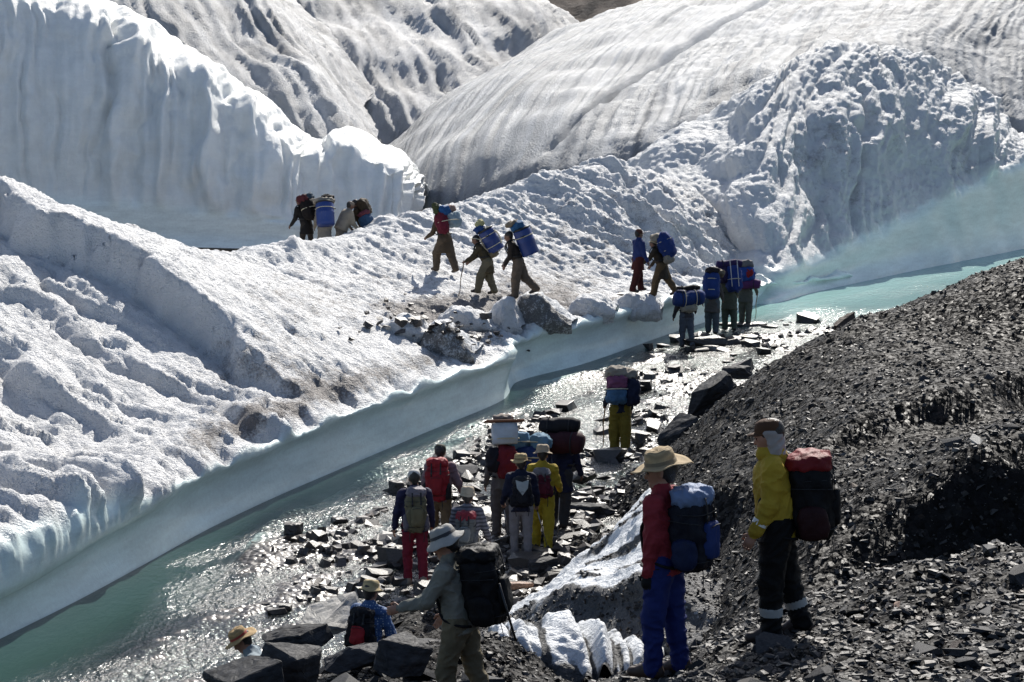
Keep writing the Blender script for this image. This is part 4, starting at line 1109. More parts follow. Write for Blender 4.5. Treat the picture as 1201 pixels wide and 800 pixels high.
def person(label, pos, heading=0, lean=6, legs=((12, 10), (-12, 8)), arms=((10, 8, 20), (-5, 8, 15)), nod=10, turn=0,
           top=(0.1, 0.1, 0.3), legc=(0.2, 0.18, 0.15), skin='skin', boot=None, h=0.014, size=1.0, tunic=0, bulk=1.0, baggy=0.0,
           glove=None, topmat=None, group=None, grip=(0, 0), hatk=None, hair=True, gaiter=None, seed=0):
    """heading 0 walks away from the camera, +90 to the left; arms are (forward, outward, elbow) for (left, right)"""
    L = math.radians(lean); hip = np.array([0, 0, 0.93]); td = np.array([0, math.sin(L), math.cos(L)]); tf = np.array([0, math.cos(L), -math.sin(L)])
    X = np.array([1., 0, 0])
    P = []
    TOP, LEG, SKIN, BOOT, HAIRM, GLV, EYE, LIP, GAI = range(9)
    # legs
    feet = []
    for sgn, (a, b) in zip((-1, 1), legs):
        a, b = math.radians(a), math.radians(b)
        h0 = hip + np.array([sgn * 0.095, 0, -0.02])
        kn = h0 + 0.43 * np.array([sgn * 0.03, math.sin(a), -math.cos(a)])
        an = kn + 0.41 * np.array([0, math.sin(a - b), -math.cos(a - b)])
        P.append(Prim(h0 + [0, 0, 0.02], kn, 0.112 * bulk + baggy * 0.6, 0.078 + baggy, LEG, k=0.04))
        P.append(Prim(kn, an, 0.076 + baggy, 0.064 + baggy * 0.7, LEG))
        if gaiter is not None:
            P.append(Prim(kn + (an - kn) * 0.55, an, 0.092, 0.080, GAI, k=0.01))
        pt = max(min(a - b, 0.3), -0.7)
        fd = np.array([sgn * 0.12, math.cos(pt * 0.6), math.sin(pt * 0.6)]); fd = unit(fd)
        heel = an + np.array([0, -0.045, -0.03]); toe = an + fd * 0.17 + [0, 0, -0.045]
        P.append(Prim(an + [0, 0, 0.06], heel, 0.058, 0.048, BOOT, k=0.02)); P.append(Prim(heel, toe, 0.047, 0.042, BOOT, k=0.02))
        P.append(Prim(an, an + fd * 0.09 + [0, 0, -0.02], 0.055, 0.045, BOOT, k=0.02))
        feet.append((an, min(heel[2] - 0.048, toe[2] - 0.042)))
    # torso
    chest = hip + td * 0.34; neckb = hip + td * 0.53
    P.append(Prim(hip - [0, 0, 0.0], hip + td * 0.12, 0.165 * bulk, 0.165 * bulk, LEG, 0.72, tf))
    hem = hip - td * 0.12
    P.append(Prim(hem, chest, 0.192 * bulk, 0.188 * bulk, TOP, 0.76, tf, cut=(hip - td * 0.09, -td), k=0.010))
    P.append(Prim(chest, hip + td * 0.46, 0.19 * bulk, 0.15, TOP, 0.66, tf))
    if tunic:
        zt = hip + np.array([0, 0.0, 0.08]); zb = hip + np.array([0, -0.02, -tunic])
        P.append(Prim(zt, zb, 0.17, 0.235, TOP, 0.80, (0, 1, 0), cut=(zb, np.array([0, 0.0, -1.0])), k=0.03))
    sh = [hip + td * 0.475 + X * s * 0.185 for s in (-1, 1)]
    P.append(Prim(sh[0] + X * 0.03, sh[1] - X * 0.03, 0.075, 0.075, TOP))
    P.append(Prim(neckb - td * 0.06, neckb + td * 0.03, 0.092, 0.076, TOP))
    # head
    N_ = math.radians(nod) + L * 0.35; tr = math.radians(turn)
    hu = np.array([0, math.sin(N_), math.cos(N_)]); hf = np.array([0, math.cos(N_), -math.sin(N_)])
    ca, sa = math.cos(tr), math.sin(tr)
    hx = X * ca + hf * sa; hf = hf * ca - X * sa
    nb = neckb; hc = nb + unit(td + hu) * 0.175
    P.append(Prim(nb - td * 0.03, hc - hu * 0.04, 0.056, 0.052, SKIN))
    P.append(Prim(hc + hf * 0.012 + hu * 0.012, hc - hf * 0.03 + hu * 0.03, 0.096, 0.098, SKIN, 0.82, hx))
    P.append(Prim(hc + hf * 0.035 - hu * 0.02, hc + hf * 0.062 - hu * 0.088, 0.068, 0.042, SKIN, 0.85, hx))
    P.append(Prim(hc + hf * 0.098 + hu * 0.0, hc + hf * 0.118 - hu * 0.032, 0.010, 0.016, SKIN, k=0.012))
    for s in (-1, 1):
        P.append(Prim(hc + hx * s * 0.083 - hf * 0.005 + hu * 0.01, hc + hx * s * 0.083 - hf * 0.005 - hu * 0.025, 0.022, 0.016, SKIN, 0.5, hx, k=0.01))
        if h < 0.012:
            P.append(Prim(hc + hx * s * 0.032 + hf * 0.094 + hu * 0.004, hc + hx * s * 0.036 + hf * 0.093 + hu * 0.004, 0.011, 0.011, EYE, k=0.004))
            P.append(Prim(hc + hx * s * 0.018 + hf * 0.107 + hu * 0.022, hc + hx * s * 0.045 + hf * 0.092 + hu * 0.022, 0.010, 0.008, SKIN, k=0.012))
    if h < 0.012:
        P.append(Prim(hc - hx * 0.02 + hf * 0.098 - hu * 0.055, hc + hx * 0.02 + hf * 0.098 - hu * 0.055, 0.009, 0.009, LIP, k=0.006))
    # arms and hands
    hands = []
    for i, (sgn, arm) in enumerate(zip((-1, 1), arms)):
        a, o, e = (math.radians(q) for q in arm[:3]); inward = math.radians(arm[3]) if len(arm) > 3 else 0
        ud = np.array([sgn * math.sin(o), math.sin(a) * math.cos(o), -math.cos(a) * math.cos(o)])
        el = sh[i] + ud * 0.29
        fa = a + e
        fdv = unit(np.array([sgn * math.sin(o * 0.5 - inward), math.sin(fa) * math.cos(o), -math.cos(fa) * math.cos(o)]))
        wr_ = el + fdv * 0.24
        P.append(Prim(sh[i], el, 0.080 * bulk, 0.066 * bulk, TOP, k=0.045)); P.append(Prim(el, wr_, 0.064 * bulk, 0.050, TOP))
        mt = GLV if glove is not None else SKIN
        lat = unit(np.cross(fdv, np.array([sgn * 1.0, 0, 0])))       # across the knuckles
        pn = unit(np.cross(lat, fdv)) * 1.0                          # palm normal
        if pn @ np.array([-sgn, 0, 0]) < 0: pn = -pn
        palm = wr_ + fdv * 0.085
        P.append(Prim(wr_ - fdv * 0.02, palm, 0.032, 0.040, mt, 0.5, pn, k=0.012))
        cur = 1.25 if grip[i] else 0.35
        for f_i in range(4):
            off = lat * (f_i - 1.5) * 0.0215
            ln = (0.040, 0.046, 0.043, 0.034)[f_i]
            d1 = unit(fdv * math.cos(cur * 0.7) + pn * math.sin(cur * 0.7)); d2 = unit(fdv * math.cos(cur * 1.9) + pn * math.sin(cur * 1.9))
            p0 = palm + off; p1 = p0 + d1 * ln; p2 = p1 + d2 * ln * 0.9
            r = 0.0098 if h < 0.012 else 0.012
            P.append(Prim(p0, p1, r, r, mt, k=0.006)); P.append(Prim(p1, p2, r, r * 0.85, mt, k=0.006))
        sd_ = lat if lat @ np.array([0, 1, 0]) > 0 else -lat
        t0 = wr_ + fdv * 0.03 + sd_ * 0.03; t1 = t0 + unit(fdv + sd_ * 0.9 + pn * 0.4) * 0.045; t2 = t1 + unit(fdv + pn * (1.2 if grip[i] else .3)) * 0.035
        P.append(Prim(t0, t1, 0.013, 0.011, mt, k=0.008)); P.append(Prim(t1, t2, 0.011, 0.009, mt, k=0.006))
        hands.append(palm + pn * 0.02)
    if hair:
        pass
    V, Q, mi = sdf_mesh(P, h, wr=0.011 + baggy * 0.06, wr_mats=(TOP, LEG), seed=seed)
    zmin = min(f[1] for f in feet)
    hd = math.radians(heading)
    R = Matrix.Rotation(hd, 4, 'Z')
    mats = [topmat or cloth(top), cloth(legc), M[skin], simple('boot', boot, 0.6, bump=0.3) if boot else M['boot'], M['hair'],
            cloth(glove) if glove is not None else M['skin'], M['eye'], M['lip'], cloth(gaiter) if gaiter is not None else M['boot']]
    V = V - np.array([0, 0, zmin])
    me = mesh_np('person', V, Q, None, True, mats=mats, matidx=mi)
    o = link(bpy.data.objects.new('person', me))
    o.location = pos; o.rotation_euler = (0, 0, hd); o.scale = (size,) * 3
    tag(o, label, 'person', group)
    dz = np.array([0, 0, -zmin])
    info = dict(o=o, head=hc + dz, hu=hu, hf=hf, hx=hx, hip=hip + dz, td=td, tf=tf, neck=neckb + dz, hands=[q + dz for q in hands], sh=[q + dz for q in sh],
                W=Matrix.Translation(Vector(pos)) @ R @ Matrix.Scale(size, 4), heading=hd, size=size, seed=seed)
    if hair:
        hp = [Prim(hc + dz + hu * 0.03 - hf * 0.012, hc + dz - hf * 0.035 + hu * 0.035, 0.103, 0.104, 0, 0.84, hx, cut=(hc + dz + hf * 0.06, unit(hf * 0.8 - hu * 0.55))),
              Prim(hc + dz - hf * 0.05 - hu * 0.02, hc + dz - hf * 0.06 - hu * 0.05, 0.075, 0.05, 0, 0.9, hx)]
        V2, Q2, _ = sdf_mesh(hp, max(h, 0.011), wr=0.004, wr_mats=(0,), seed=seed)
        link(bpy.data.objects.new('hair', mesh_np('hair', V2, Q2, M['hair'])), o)
    return info

# ---- hats (children of the person)
def lathe(profile, n=40, wob=None):
    V, Q = [], []
    m = len(profile)
    for i in range(n):
        a = 2 * math.pi * i / n
        for j, (r, z) in enumerate(profile):
            dz = wob(a, r, z) if wob else 0
            V.append((r * math.cos(a), r * math.sin(a) * 1.08, z + dz))
    for i in range(n):
        for j in range(m - 1):
            Q.append((i * m + j, ((i + 1) % n) * m + j, ((i + 1) % n) * m + j + 1, i * m + j + 1))
    return np.array(V), np.array(Q)
def hat_frame(pi, up=0.055, tilt=0, roll=0):
    u, f, x = pi['hu'], pi['hf'], pi['hx']
    R = Matrix((tuple(x), tuple(f), tuple(u))).transposed()
    R = R @ Euler((math.radians(-tilt), math.radians(roll), 0)).to_matrix()
    return Matrix.Translation(Vector(pi['head'] + u * up - f * 0.01)) @ R.to_4x4()
def hat_obj(name, V, Q, mat, parent, Mx=None):
    o = link(bpy.data.objects.new(name, mesh_np(name, V, Q, mat)), parent)
    if Mx is not None: o.matrix_local = Mx
    return o
def brim_hat(pi, mat, band=None, crown=0.108, hgt=0.11, brim=0.19, droop=-0.02, tilt=0, roll=0, wav=0.012, pinch=0.0, label=None, kindname='hat', up=0.055):
    pr = [(brim, droop - 0.004), (brim, droop + 0.003), (brim * 0.85, droop * 0.6 + 0.004), (crown * 1.12, 0.004), (crown, 0.02), (crown * 0.98, hgt * 0.5), (crown * 0.9, hgt * 0.85), (crown * 0.72, hgt), (crown * 0.4, hgt * (1.02 - pinch)), (0.003, hgt * (1.0 - pinch * 1.3))]
    ph = pi['seed'] * 1.7
    def wob(a, r, z):
        if r > crown * 1.05: return wav * ((r - crown) / (brim - crown)) * (math.sin(2 * a + ph) * 1.3 + math.sin(3 * a + 1.1 * ph) * .8 + .35 * math.sin(7 * a + ph))
        return 0.004 * math.sin(5 * a + ph) * (z / hgt)
    V, Q = lathe(pr, 44, wob)
    ih = [(brim * 0.995, droop - 0.005), (crown * 1.1, -0.004), (crown * 0.96, 0.01), (crown * 0.93, hgt * 0.45)]
    V2, Q2 = lathe(ih, 44, wob)
    Vn = np.concatenate([V, V2]); Qn = np.concatenate([Q, Q2[:, ::-1] + len(V)])
    o = hat_obj(kindname, Vn, Qn, mat, pi['o'], hat_frame(pi, up, tilt, roll))
    if band is not None:
        V, Q = lathe([(crown * 1.08, 0.008), (crown * 1.05, 0.012), (crown * 1.035, 0.04), (crown * 1.0, 0.042)], 36)
        hat_obj('hat_band', V, Q, band, o)
    return o
def cap(pi, mat, visor=True, tilt=0, name='cap', hgt=0.105, up=0.03, vis=0.085):
    V, Q = lathe([(0.104, -0.005), (0.108, 0.02), (0.105, 0.05), (0.09, 0.085), (0.055, hgt), (0.003, hgt + 0.004)], 32)
    V[:, 0] *= 0.88
    o = hat_obj(name, V, Q, mat, pi['o'], hat_frame(pi, up, tilt))
    if visor:
        Vv = []; n = 12
        for i in range(n + 1):
            a = math.pi * (i / n)
            x, y = math.cos(a) * 0.088, math.sin(a)
            for k_, (s, z) in enumerate(((0.0, 0.012), (1.0, -0.006))):
                for dz in (0, 0.005):
                    Vv.append((x, 0.085 * y * 1.1 * (1 - 0) + s * vis * y + 0.0, z + dz))
        Vv = np.array(Vv); Qv = []
        for i in range(n):
            b, c = i * 4, (i + 1) * 4
            Qv += [(b, b+2, c+2, c), (b+1, c+1, c+3, b+3), (b+2, b+3, c+3, c+2), (b, c, c+1, b+1)]
        hat_obj('visor', Vv, np.array(Qv), mat, o)
    return o

# ---- packs and loads (things of their own, carried on a back)
def soft_box(c, s, p=4.5, n=9, wr=0.012, seed=0, taper=0.0, bulge=0.0):
    """rounded, slightly crumpled box of full size s about c"""
    V, Q = [], []
    lin = np.tan(np.linspace(-1, 1, n) * math.pi / 4)
    b = 0
    for ax in range(3):
        for sg in (-1, 1):
            A_, B_ = np.meshgrid(lin, lin, indexing='ij')
            pts = np.zeros((n, n, 3)); pts[..., ax] = sg; pts[..., (ax + 1) % 3] = A_; pts[..., (ax + 2) % 3] = B_
            V.append(pts.reshape(-1, 3))
            q = grid_quads(n, n); Q.append((q if sg < 0 else q[:, ::-1]) + b); b += n * n
    V = np.concatenate(V); Q = np.concatenate(Q)
    V = V / (np.sum(np.abs(V) ** p, 1) ** (1 / p))[:, None]
    V[:, :2] *= (1 + taper * V[:, 2:3])
    V[:, :2] *= (1 + bulge * (1 - V[:, 2:3] ** 2))
    D_ = V * np.array(s) / 2
    nn = V / np.linalg.norm(V, axis=1, keepdims=True)
    w = noise(D_ * 6 + seed * 2.7, 3) + 1.6 * (np.maximum(1 - 2.2 * np.abs(noise(D_ * 8 + seed * 1.3, 5)), 0) ** 2 - .3) + 0.6 * (np.maximum(1 - 2.2 * np.abs(noise(D_ * 19 + seed, 4)), 0) ** 2 - .3)
    D_ = D_ + nn * (wr * w)[:, None] + np.array(c)
    # merge the cube edges
    key = np.round(V * 1e4).astype(np.int64); _, first, inv = np.unique(key, axis=0, return_index=True, return_inverse=True)
    return D_[first], inv.reshape(-1)[Q]
def tube(pts, r, n=8, flat=1.0, closed=False, caps=True):
    pts = np.asarray(pts, float); m = len(pts); V = []; Q = []
    rr = np.broadcast_to(np.asarray(r, float), (m,))
    ref = None
    for i in range(m):
        t = unit(pts[min(i + 1, m - 1)] - pts[max(i - 1, 0)]) if not closed else unit(pts[(i + 1) % m] - pts[i - 1])
        if ref is None:
            ref = np.array([1., 0, 0]) if abs(t[0]) < 0.9 else np.array([0, 0, 1.])
        a = unit(ref - t * (ref @ t)); bb = np.cross(t, a); ref = a
        for k_ in range(n):
            an = 2 * math.pi * k_ / n
            V.append(pts[i] + rr[i] * (math.cos(an) * a + math.sin(an) * bb * flat))
    for i in range(m if closed else m - 1):
        j = (i + 1) % m
        for k_ in range(n):
            Q.append((i * n + k_, i * n + (k_ + 1) % n, j * n + (k_ + 1) % n, j * n + k_))
    if caps and not closed:
        for e, s in ((0, -1), (m - 1, 1)):
            V.append(pts[e]); c = len(V) - 1
            for k_ in range(0, n):
                tri = (c, e * n + k_, e * n + (k_ + 1) % n) if s > 0 else (c, e * n + (k_ + 1) % n, e * n + k_)
                Q.append((tri[0], tri[1], tri[2], tri[2]))
    return np.array(V), np.array(Q)
def fixq(V, Q):
    Q = np.asarray(Q); d = Q[:, 2] == Q[:, 3]
    return V, Q[~d], Q[d][:, :3]
def part(name, VQ, mat, parent, smooth=True, label=None):
    V, q, t_ = fixq(*VQ)
    o = link(bpy.data.objects.new(name, mesh_np(name, V, q if len(q) else None, mat, smooth, tris=t_ if len(t_) else None)), parent)
    if label: o['label'] = label
    return o
def curve(pts, n=16):
    return catmull(pts, n)[0]
def back_frame(pi, up=0.06, off=0.12, roll=0, pitch=0):
    X = np.array([1., 0, 0]); td, tf = pi['td'], pi['tf']
    R = Matrix((tuple(X), tuple(tf), tuple(td))).transposed() @ Euler((math.radians(pitch), math.radians(roll), 0)).to_matrix()
    return pi['W'] @ Matrix.Translation(Vector(pi['hip'] + td * up - tf * off)) @ R.to_4x4()
def thing(name, label, cat, Mx, group=None):
    o = link(bpy.data.objects.new(name, None)); o.empty_display_size = 0.1
    o.matrix_world = Mx
    return tag(o, label, cat, group)
def shoulder_straps(root, top, mat):
    for s in (-1, 1):
        pts = curve([(s * 0.07, -0.02, top * 0.86), (s * 0.10, 0.06, top * 0.92 if top < .52 else 0.475), (s * 0.125, 0.15, 0.44), (s * 0.13, 0.235, 0.36), (s * 0.13, 0.24, 0.24), (s * 0.165, 0.20, 0.12), (s * 0.20, 0.06, 0.06), (s * 0.14, -0.03, 0.03)], 22)
        part('shoulder_strap', tube(pts, 0.028, 6, 0.45), mat, root)
def trek_pack(pi, label, w=0.31, d=0.24, h=0.58, body=(0.01, 0.01, 0.012), lid=None, pocket=None, side=None, up=-0.06, strap=(0.012, 0.012, 0.014), pole=False, extra=None, group=None, roll=0, mat_n=19):
    root = thing('backpack', label, 'backpack', back_frame(pi, up, 0.115, roll), group)
    sd_ = pi['seed']
    cb = cloth(body, 0.65, 0.7)
    part('pack_body', soft_box((0, -d / 2, h * 0.5), (w, d, h), 4.0, mat_n, 0.016, sd_, 0.05, 0.04), cb, root)
    ld = cloth(lid or body, 0.6, 0.8)
    l_ = part('lid', soft_box((0, -d * 0.48, h * 1.0), (w * 1.0, d * 1.1, 0.17), 2.8, mat_n, 0.013, sd_ + 3), ld, root)
    for s in (-1, 1):
        part('buckle_strap', tube(curve([(s * w * 0.22, -d * 1.02, h * 1.02), (s * w * 0.22, -d * 1.06, h * 0.85), (s * w * 0.22, -d * 1.05, h * 0.6)], 6), 0.011, 6, 0.35), M['webbing'], l_)
    pk = cloth(pocket or body, 0.65, 0.6)
    pc = part('front_pocket', soft_box((0, -d * 1.03, h * 0.42), (w * 0.62, 0.09, h * 0.5), 4.0, 9, 0.010, sd_ + 5), pk, root)
    part('zip', tube([(-w * 0.24, -d * 1.03 - 0.047, h * 0.62), (0, -d * 1.03 - 0.05, h * 0.635), (w * 0.24, -d * 1.03 - 0.047, h * 0.62)], 0.004, 5), M['webbing'], pc)
    sc = cloth(side or body, 0.65, 0.6)
    for s in (-1, 1):
        part('side_pocket', soft_box((s * w * 0.52, -d * 0.5, h * 0.26), (0.09, d * 0.7, h * 0.42), 3.5, 9, 0.010, sd_ + 7 + s), sc, root)
        part('compression_strap', tube([(s * w * 0.53, -d * 0.05, h * 0.72), (s * w * 0.55, -d * 0.5, h * 0.70), (s * w * 0.5, -d * 0.98, h * 0.68)], 0.010, 6, 0.35), M['webbing'], root)
    for z_ in (0.16, 0.80):
        part('compression_strap', tube(curve([(-w * 0.50, -d * 0.3, h * z_), (-w * 0.49, -d * 0.85, h * z_), (-w * 0.40, -d * 0.99, h * z_), (0, -d * 1.03, h * z_ - 0.006), (w * 0.40, -d * 0.99, h * z_), (w * 0.49, -d * 0.85, h * z_), (w * 0.50, -d * 0.3, h * z_)], 14), 0.010, 6, 0.35), M['webbing'], root)
    for s in (-1, 1):
        part('buckle', soft_box((s * w * 0.22, -d * 1.07, h * 0.74), (0.032, 0.018, 0.042), 8, 4, 0.0, 1), M['blackplastic'], root)
    part('haul_loop', tube(curve([(-0.03, -0.02, h * 1.06), (-0.025, 0.0, h * 1.12), (0.025, 0.0, h * 1.12), (0.03, -0.02, h * 1.06)], 9), 0.008, 6), M['webbing'], root)
    sm = cloth(strap, 0.7, 0.3)
    shoulder_straps(root, h, sm)
    a = np.linspace(-0.2, math.pi + 0.2, 14)
    part('hip_belt', tube([(math.cos(t_) * 0.185, math.sin(t_) * 0.17 + 0.11, 0.03) for t_ in a], 0.03, 6, 0.35), sm, root)
    for s in (-1, 1):
        part('loose_strap', tube(curve([(s * 0.10, -d * 0.9, 0.02), (s * 0.11, -d * 0.93, -0.06), (s * 0.10, -d * 0.88, -0.14)], 6), 0.007, 5, 0.4), M['webbing'], root)
    return root
def barrel_parts(root, c, r=0.19, hh=0.5, axis='z', tiltx=0.0):
    pr = [(0.003, -hh / 2), (r * 0.93, -hh / 2), (r * 0.985, -hh / 2 + 0.02), (r, -hh / 2 + 0.06), (r, -0.02), (r * 1.025, -0.01), (r * 1.025, 0.01), (r, 0.02), (r, hh / 2 - 0.09), (r * 0.97, hh / 2 - 0.06), (r * 0.90, hh / 2 - 0.045)]
    R = {'z': Matrix.Identity(4), 'x': Matrix.Rotation(math.pi / 2, 4, 'Y')}[axis] @ Matrix.Rotation(tiltx, 4, 'X')
    Mx = Matrix.Translation(Vector(c)) @ R
    V, Q = lathe(pr, 28); V[:, 1] /= 1.08
    b = part('barrel', (V, Q), M['blueplastic'], root); b.matrix_local = Mx
    V, Q = lathe([(r * 0.90, hh / 2 - 0.046), (r * 0.99, hh / 2 - 0.04), (r * 0.99, hh / 2 - 0.005), (r * 0.9, hh / 2), (0.003, hh / 2 + 0.004)], 28); V[:, 1] /= 1.08
    part('barrel_lid', (V, Q), M['blackplastic'], b)
    for s in (-1, 1):
        part('barrel_handle', tube(curve([(s * r * 1.0, -0.05, hh * 0.22), (s * r * 1.18, 0, hh * 0.2), (s * r * 1.0, 0.05, hh * 0.22)], 7), 0.012, 6), M['blackplastic'], b)
    return b
def rope_loop(root, c, rx, ry, z, r=0.011, vertical=False):
    a = np.linspace(0, 2 * math.pi, 21)[:-1]
    if vertical: pts = [(c[0] + z, c[1] + rx * math.cos(t_), c[2] + ry * math.sin(t_)) for t_ in a]
    else: pts = [(c[0] + rx * math.cos(t_), c[1] + ry * math.sin(t_), z) for t_ in a]
    def sq(p):
        return p
    return part('rope', tube([sq(p) for p in pts], r, 5, closed=True), M['rope'], root)
def porter_load(pi, label, comps, up=0.09, off=0.10, pitch=0, roll=0, straps=True, group=None):
    root = thing('porter_load', label, 'load', back_frame(pi, up, off, roll, pitch) @ Matrix.Scale(1.12, 4), group)
    for i, c in enumerate(comps):
        kd = c[0]
        if kd == 'barrel': barrel_parts(root, *c[1:])
        elif kd == 'sack': part('sack', soft_box(c[1], c[2], c[4] if len(c) > 4 else 3.0, 11, 0.025, pi['seed'] + i * 3), cloth(c[3], 0.75, 0.8), root)
        elif kd == 'roll':
            (x, y, z), ln, r, col = c[1:5]; ax = c[5] if len(c) > 5 else 'x'
            t_ = np.linspace(-0.5, 0.5, 12); rr = r * (1 - 0.35 * np.clip(np.abs(t_) * 2 - 0.8, 0, 1) * 5 * 0.5) * (1 + 0.05 * np.sin(t_ * 22 + i))
            pts = [(x + (k_ * ln if ax == 'x' else 0), y, z + (k_ * ln if ax == 'z' else 0.02 * math.sin(k_ * 7))) for k_ in t_]
            rl = part('bedroll', tube(pts, rr, 14), cloth(col, 0.75, 0.8), root)
            for k_ in (-0.28, 0.28):
                q = tube([(x + (k_ * ln if ax == 'x' else 0) + dx, y, z + (k_ * ln if ax == 'z' else 0) + (dx if ax == 'z' else 0)) if False else (x + k_ * ln * (ax == 'x') + (r * 1.06 * math.cos(a) if ax == 'z' else 0), y + r * 1.06 * math.sin(a), z + k_ * ln * (ax == 'z') + (r * 1.06 * math.cos(a) if ax == 'x' else 0)) for a in np.linspace(0, 6.283, 15)[:-1] for dx in (0,)], 0.010, 5, closed=True)
                part('roll_strap', q, M['webbing'], rl)
        elif kd == 'box':
            part('box', soft_box(c[1], c[2], 14, 5, 0.002, i), simple('painted_box', c[3], 0.6), root)
        elif kd == 'board':
            part('board', soft_box(c[1], c[2], 14, 5, 0.004, i), simple('board_wood', c[3], 0.8, bump=0.3), root)
        elif kd == 'frame':
            x0, x1, z0, z1, y = c[1]
            part('carrying_frame', tube(curve([(x0, y, z0), (x0, y, (z0 + z1) / 2), (x0, y, z1), ((x0 + x1) / 2, y, z1 + 0.04), (x1, y, z1), (x1, y, (z0 + z1) / 2), (x1, y, z0)], 26), 0.011, 7), M['metal'] if len(c) < 3 else simple('frame_paint', c[2], 0.5), root)
        elif kd == 'rope': rope_loop(root, *c[1:])
    if straps: shoulder_straps(root, 0.5, M['webbing'])
    if pi['seed'] % 2 == 0:
        inv = root.matrix_world.inverted() @ pi['W']
        hc, hu, hf, hx = pi['head'], pi['hu'], pi['hf'], pi['hx']
        loc = [hc - hf * 0.20 - hu * 0.08 - hx * 0.10, hc - hx * 0.100 + hu * 0.05 - hf * 0.02, hc - hx * 0.06 + hf * 0.08 + hu * 0.075, hc + hf * 0.105 + hu * 0.078, hc + hx * 0.06 + hf * 0.08 + hu * 0.075, hc + hx * 0.100 + hu * 0.05 - hf * 0.02, hc - hf * 0.20 - hu * 0.08 + hx * 0.10]
        part('head_strap', tube(curve([np.array(inv @ Vector(q)) for q in loc], 20), 0.018, 6, 0.5), M['rope'], root)
    return root
def pole(pi, hand, tip, label, name='trekking_pole', wood=False, over=0.10, group=None):
    hp = np.array(pi['W'] @ Vector(pi['hands'][hand])); tip = np.array(tip, float)
    ax = unit(hp - tip); topp = hp + ax * over
    root = thing(name, label, 'pole' if not wood else 'stick', Matrix.Translation(Vector(tip)), group)
    L = np.linalg.norm(topp - tip)
    if wood:
        n = 9; pts = [ax * L * t_ + np.array([0.012 * math.sin(t_ * 9), 0, 0]) for t_ in np.linspace(0, 1, n)]
        part('shaft', tube(pts, np.linspace(0.011, 0.016, n), 7), M['wood'], root)
        part('knob', tube([ax * (L - 0.02), ax * (L + 0.02)], 0.021, 7), M['wood'], root)
    else:
        part('shaft', tube([ax * 0.02, ax * L * 0.5, ax * L * 0.82], [0.006, 0.008, 0.009], 7), M['metal'], root)
        part('grip', tube([ax * L * 0.82, ax * L * 0.9, ax * L], [0.015, 0.014, 0.018], 8), M['blackplastic'], root)
        part('basket', tube([ax * 0.055, ax * 0.065], [0.035, 0.02], 10), M['blackplastic'], root)
        part('tip', tube([ax * 0.0, ax * 0.03], [0.003, 0.006], 6), M['metal'], root)
    return root

# ================================================================== THE WALKERS
def on(u, v, tol=3.0): return land(u, v, tol)
def spot(u, d, z=None):
    x = (u - 600.5) / FPX * d
    return np.array([x, d, float(moraine_z(x, d)) if z is None else z])
TREK, PORT = 'trekkers on the path', 'porters carrying loads'

# 1 red jacket, straw hat
a = person('walker in red jacket and blue trousers with wide straw hat', spot(784, 16.4), 62, 3, ((6, 6), (-5, 4)), ((-2, 4, 10), (2, 8, 14)), nod=6, turn=22,
           top=(0.30, 0.022, 0.035), legc=(0.012, 0.026, 0.16), h=0.0098, size=1.0, bulk=1.02, glove=(0.012, 0.012, 0.014), baggy=0.014, seed=1, boot=(0.05, 0.028, 0.02))
brim_hat(a, straw((0.42, 0.31, 0.17)), cloth((0.25, 0.19, 0.11)), 0.115, 0.13, 0.235, 0.0, tilt=6, roll=-4, wav=0.022, pinch=0.12)
trek_pack(a, 'black and blue backpack with pale blue crumpled top on the red jacket', 0.34, 0.28, 0.58, (0.008, 0.010, 0.020), (0.16, 0.24, 0.42), (0.014, 0.04, 0.18), (0.010, 0.02, 0.07), up=-0.06)
# 2 yellow jacket
b = person('walker in bright yellow jacket and black trousers standing on the gravel ridge', spot(918, 16.6), 84, 5, ((5, 6), (-12, 6)), ((4, 8, 24), (-4, 8, 14)), nod=12, turn=-4,
           top=(0.50, 0.33, 0.008), legc=(0.006, 0.006, 0.007), h=0.0098, size=1.0, bulk=1.15, seed=2, baggy=0.026, gaiter=(0.42, 0.42, 0.40))
cap(b, cloth((0.10, 0.045, 0.02)), True, tilt=-4)
hc, hu, hf, hx = b['head'], b['hu'], b['hf'], b['hx']
sp_ = [Prim(hc - hf * 0.01 + hu * 0.005, hc - hf * 0.02 - hu * 0.10, 0.108, 0.10, 0, 0.92, hx, cut=(hc + hf * 0.022, unit(hf - hu * .25)), k=0.02),
       Prim(hc - hu * 0.14 - hf * 0.0, hc - hu * 0.16 + hf * 0.07, 0.085, 0.06, 0, k=0.04), Prim(hc - hu * 0.16 + hf * 0.085, hc - hu * 0.33 + hf * 0.085, 0.05, 0.035, 0, 0.5, hf, k=0.04)]
V, Q, _ = sdf_mesh(sp_, 0.011, wr=0.012, wr_mats=(0,), seed=4)
hat_obj('head_cloth', V, Q, cloth((0.40, 0.36, 0.34)), b['o'])
for s, nm in ((-1, 'cuff_band'),):
    hd_ = b['hands'][0]
e_ = b['sh'][0]
trek_pack(b, 'large black backpack with red lid on the yellow jacket', 0.36, 0.34, 0.62, (0.006, 0.006, 0.008), (0.21, 0.008, 0.012), (0.008, 0.008, 0.01), (0.03, 0.006, 0.008), up=-0.14)
hp_ = [Prim(b['neck'] - b['tf'] * 0.075 + b['td'] * 0.0, b['neck'] - b['tf'] * 0.10 - b['td'] * 0.07, 0.075, 0.095, 0, 0.75, b['tf'], k=0.03), Prim(b['neck'] - b['tf'] * 0.02 + b['td'] * 0.035, b['neck'] + b['tf'] * 0.05 + b['td'] * 0.03, 0.088, 0.078, 0, k=0.03)]
V, Q, _ = sdf_mesh(hp_, 0.011, wr=0.012, wr_mats=(0,), seed=9)
hat_obj('hood', V, Q, cloth((0.50, 0.33, 0.008)), b['o'])
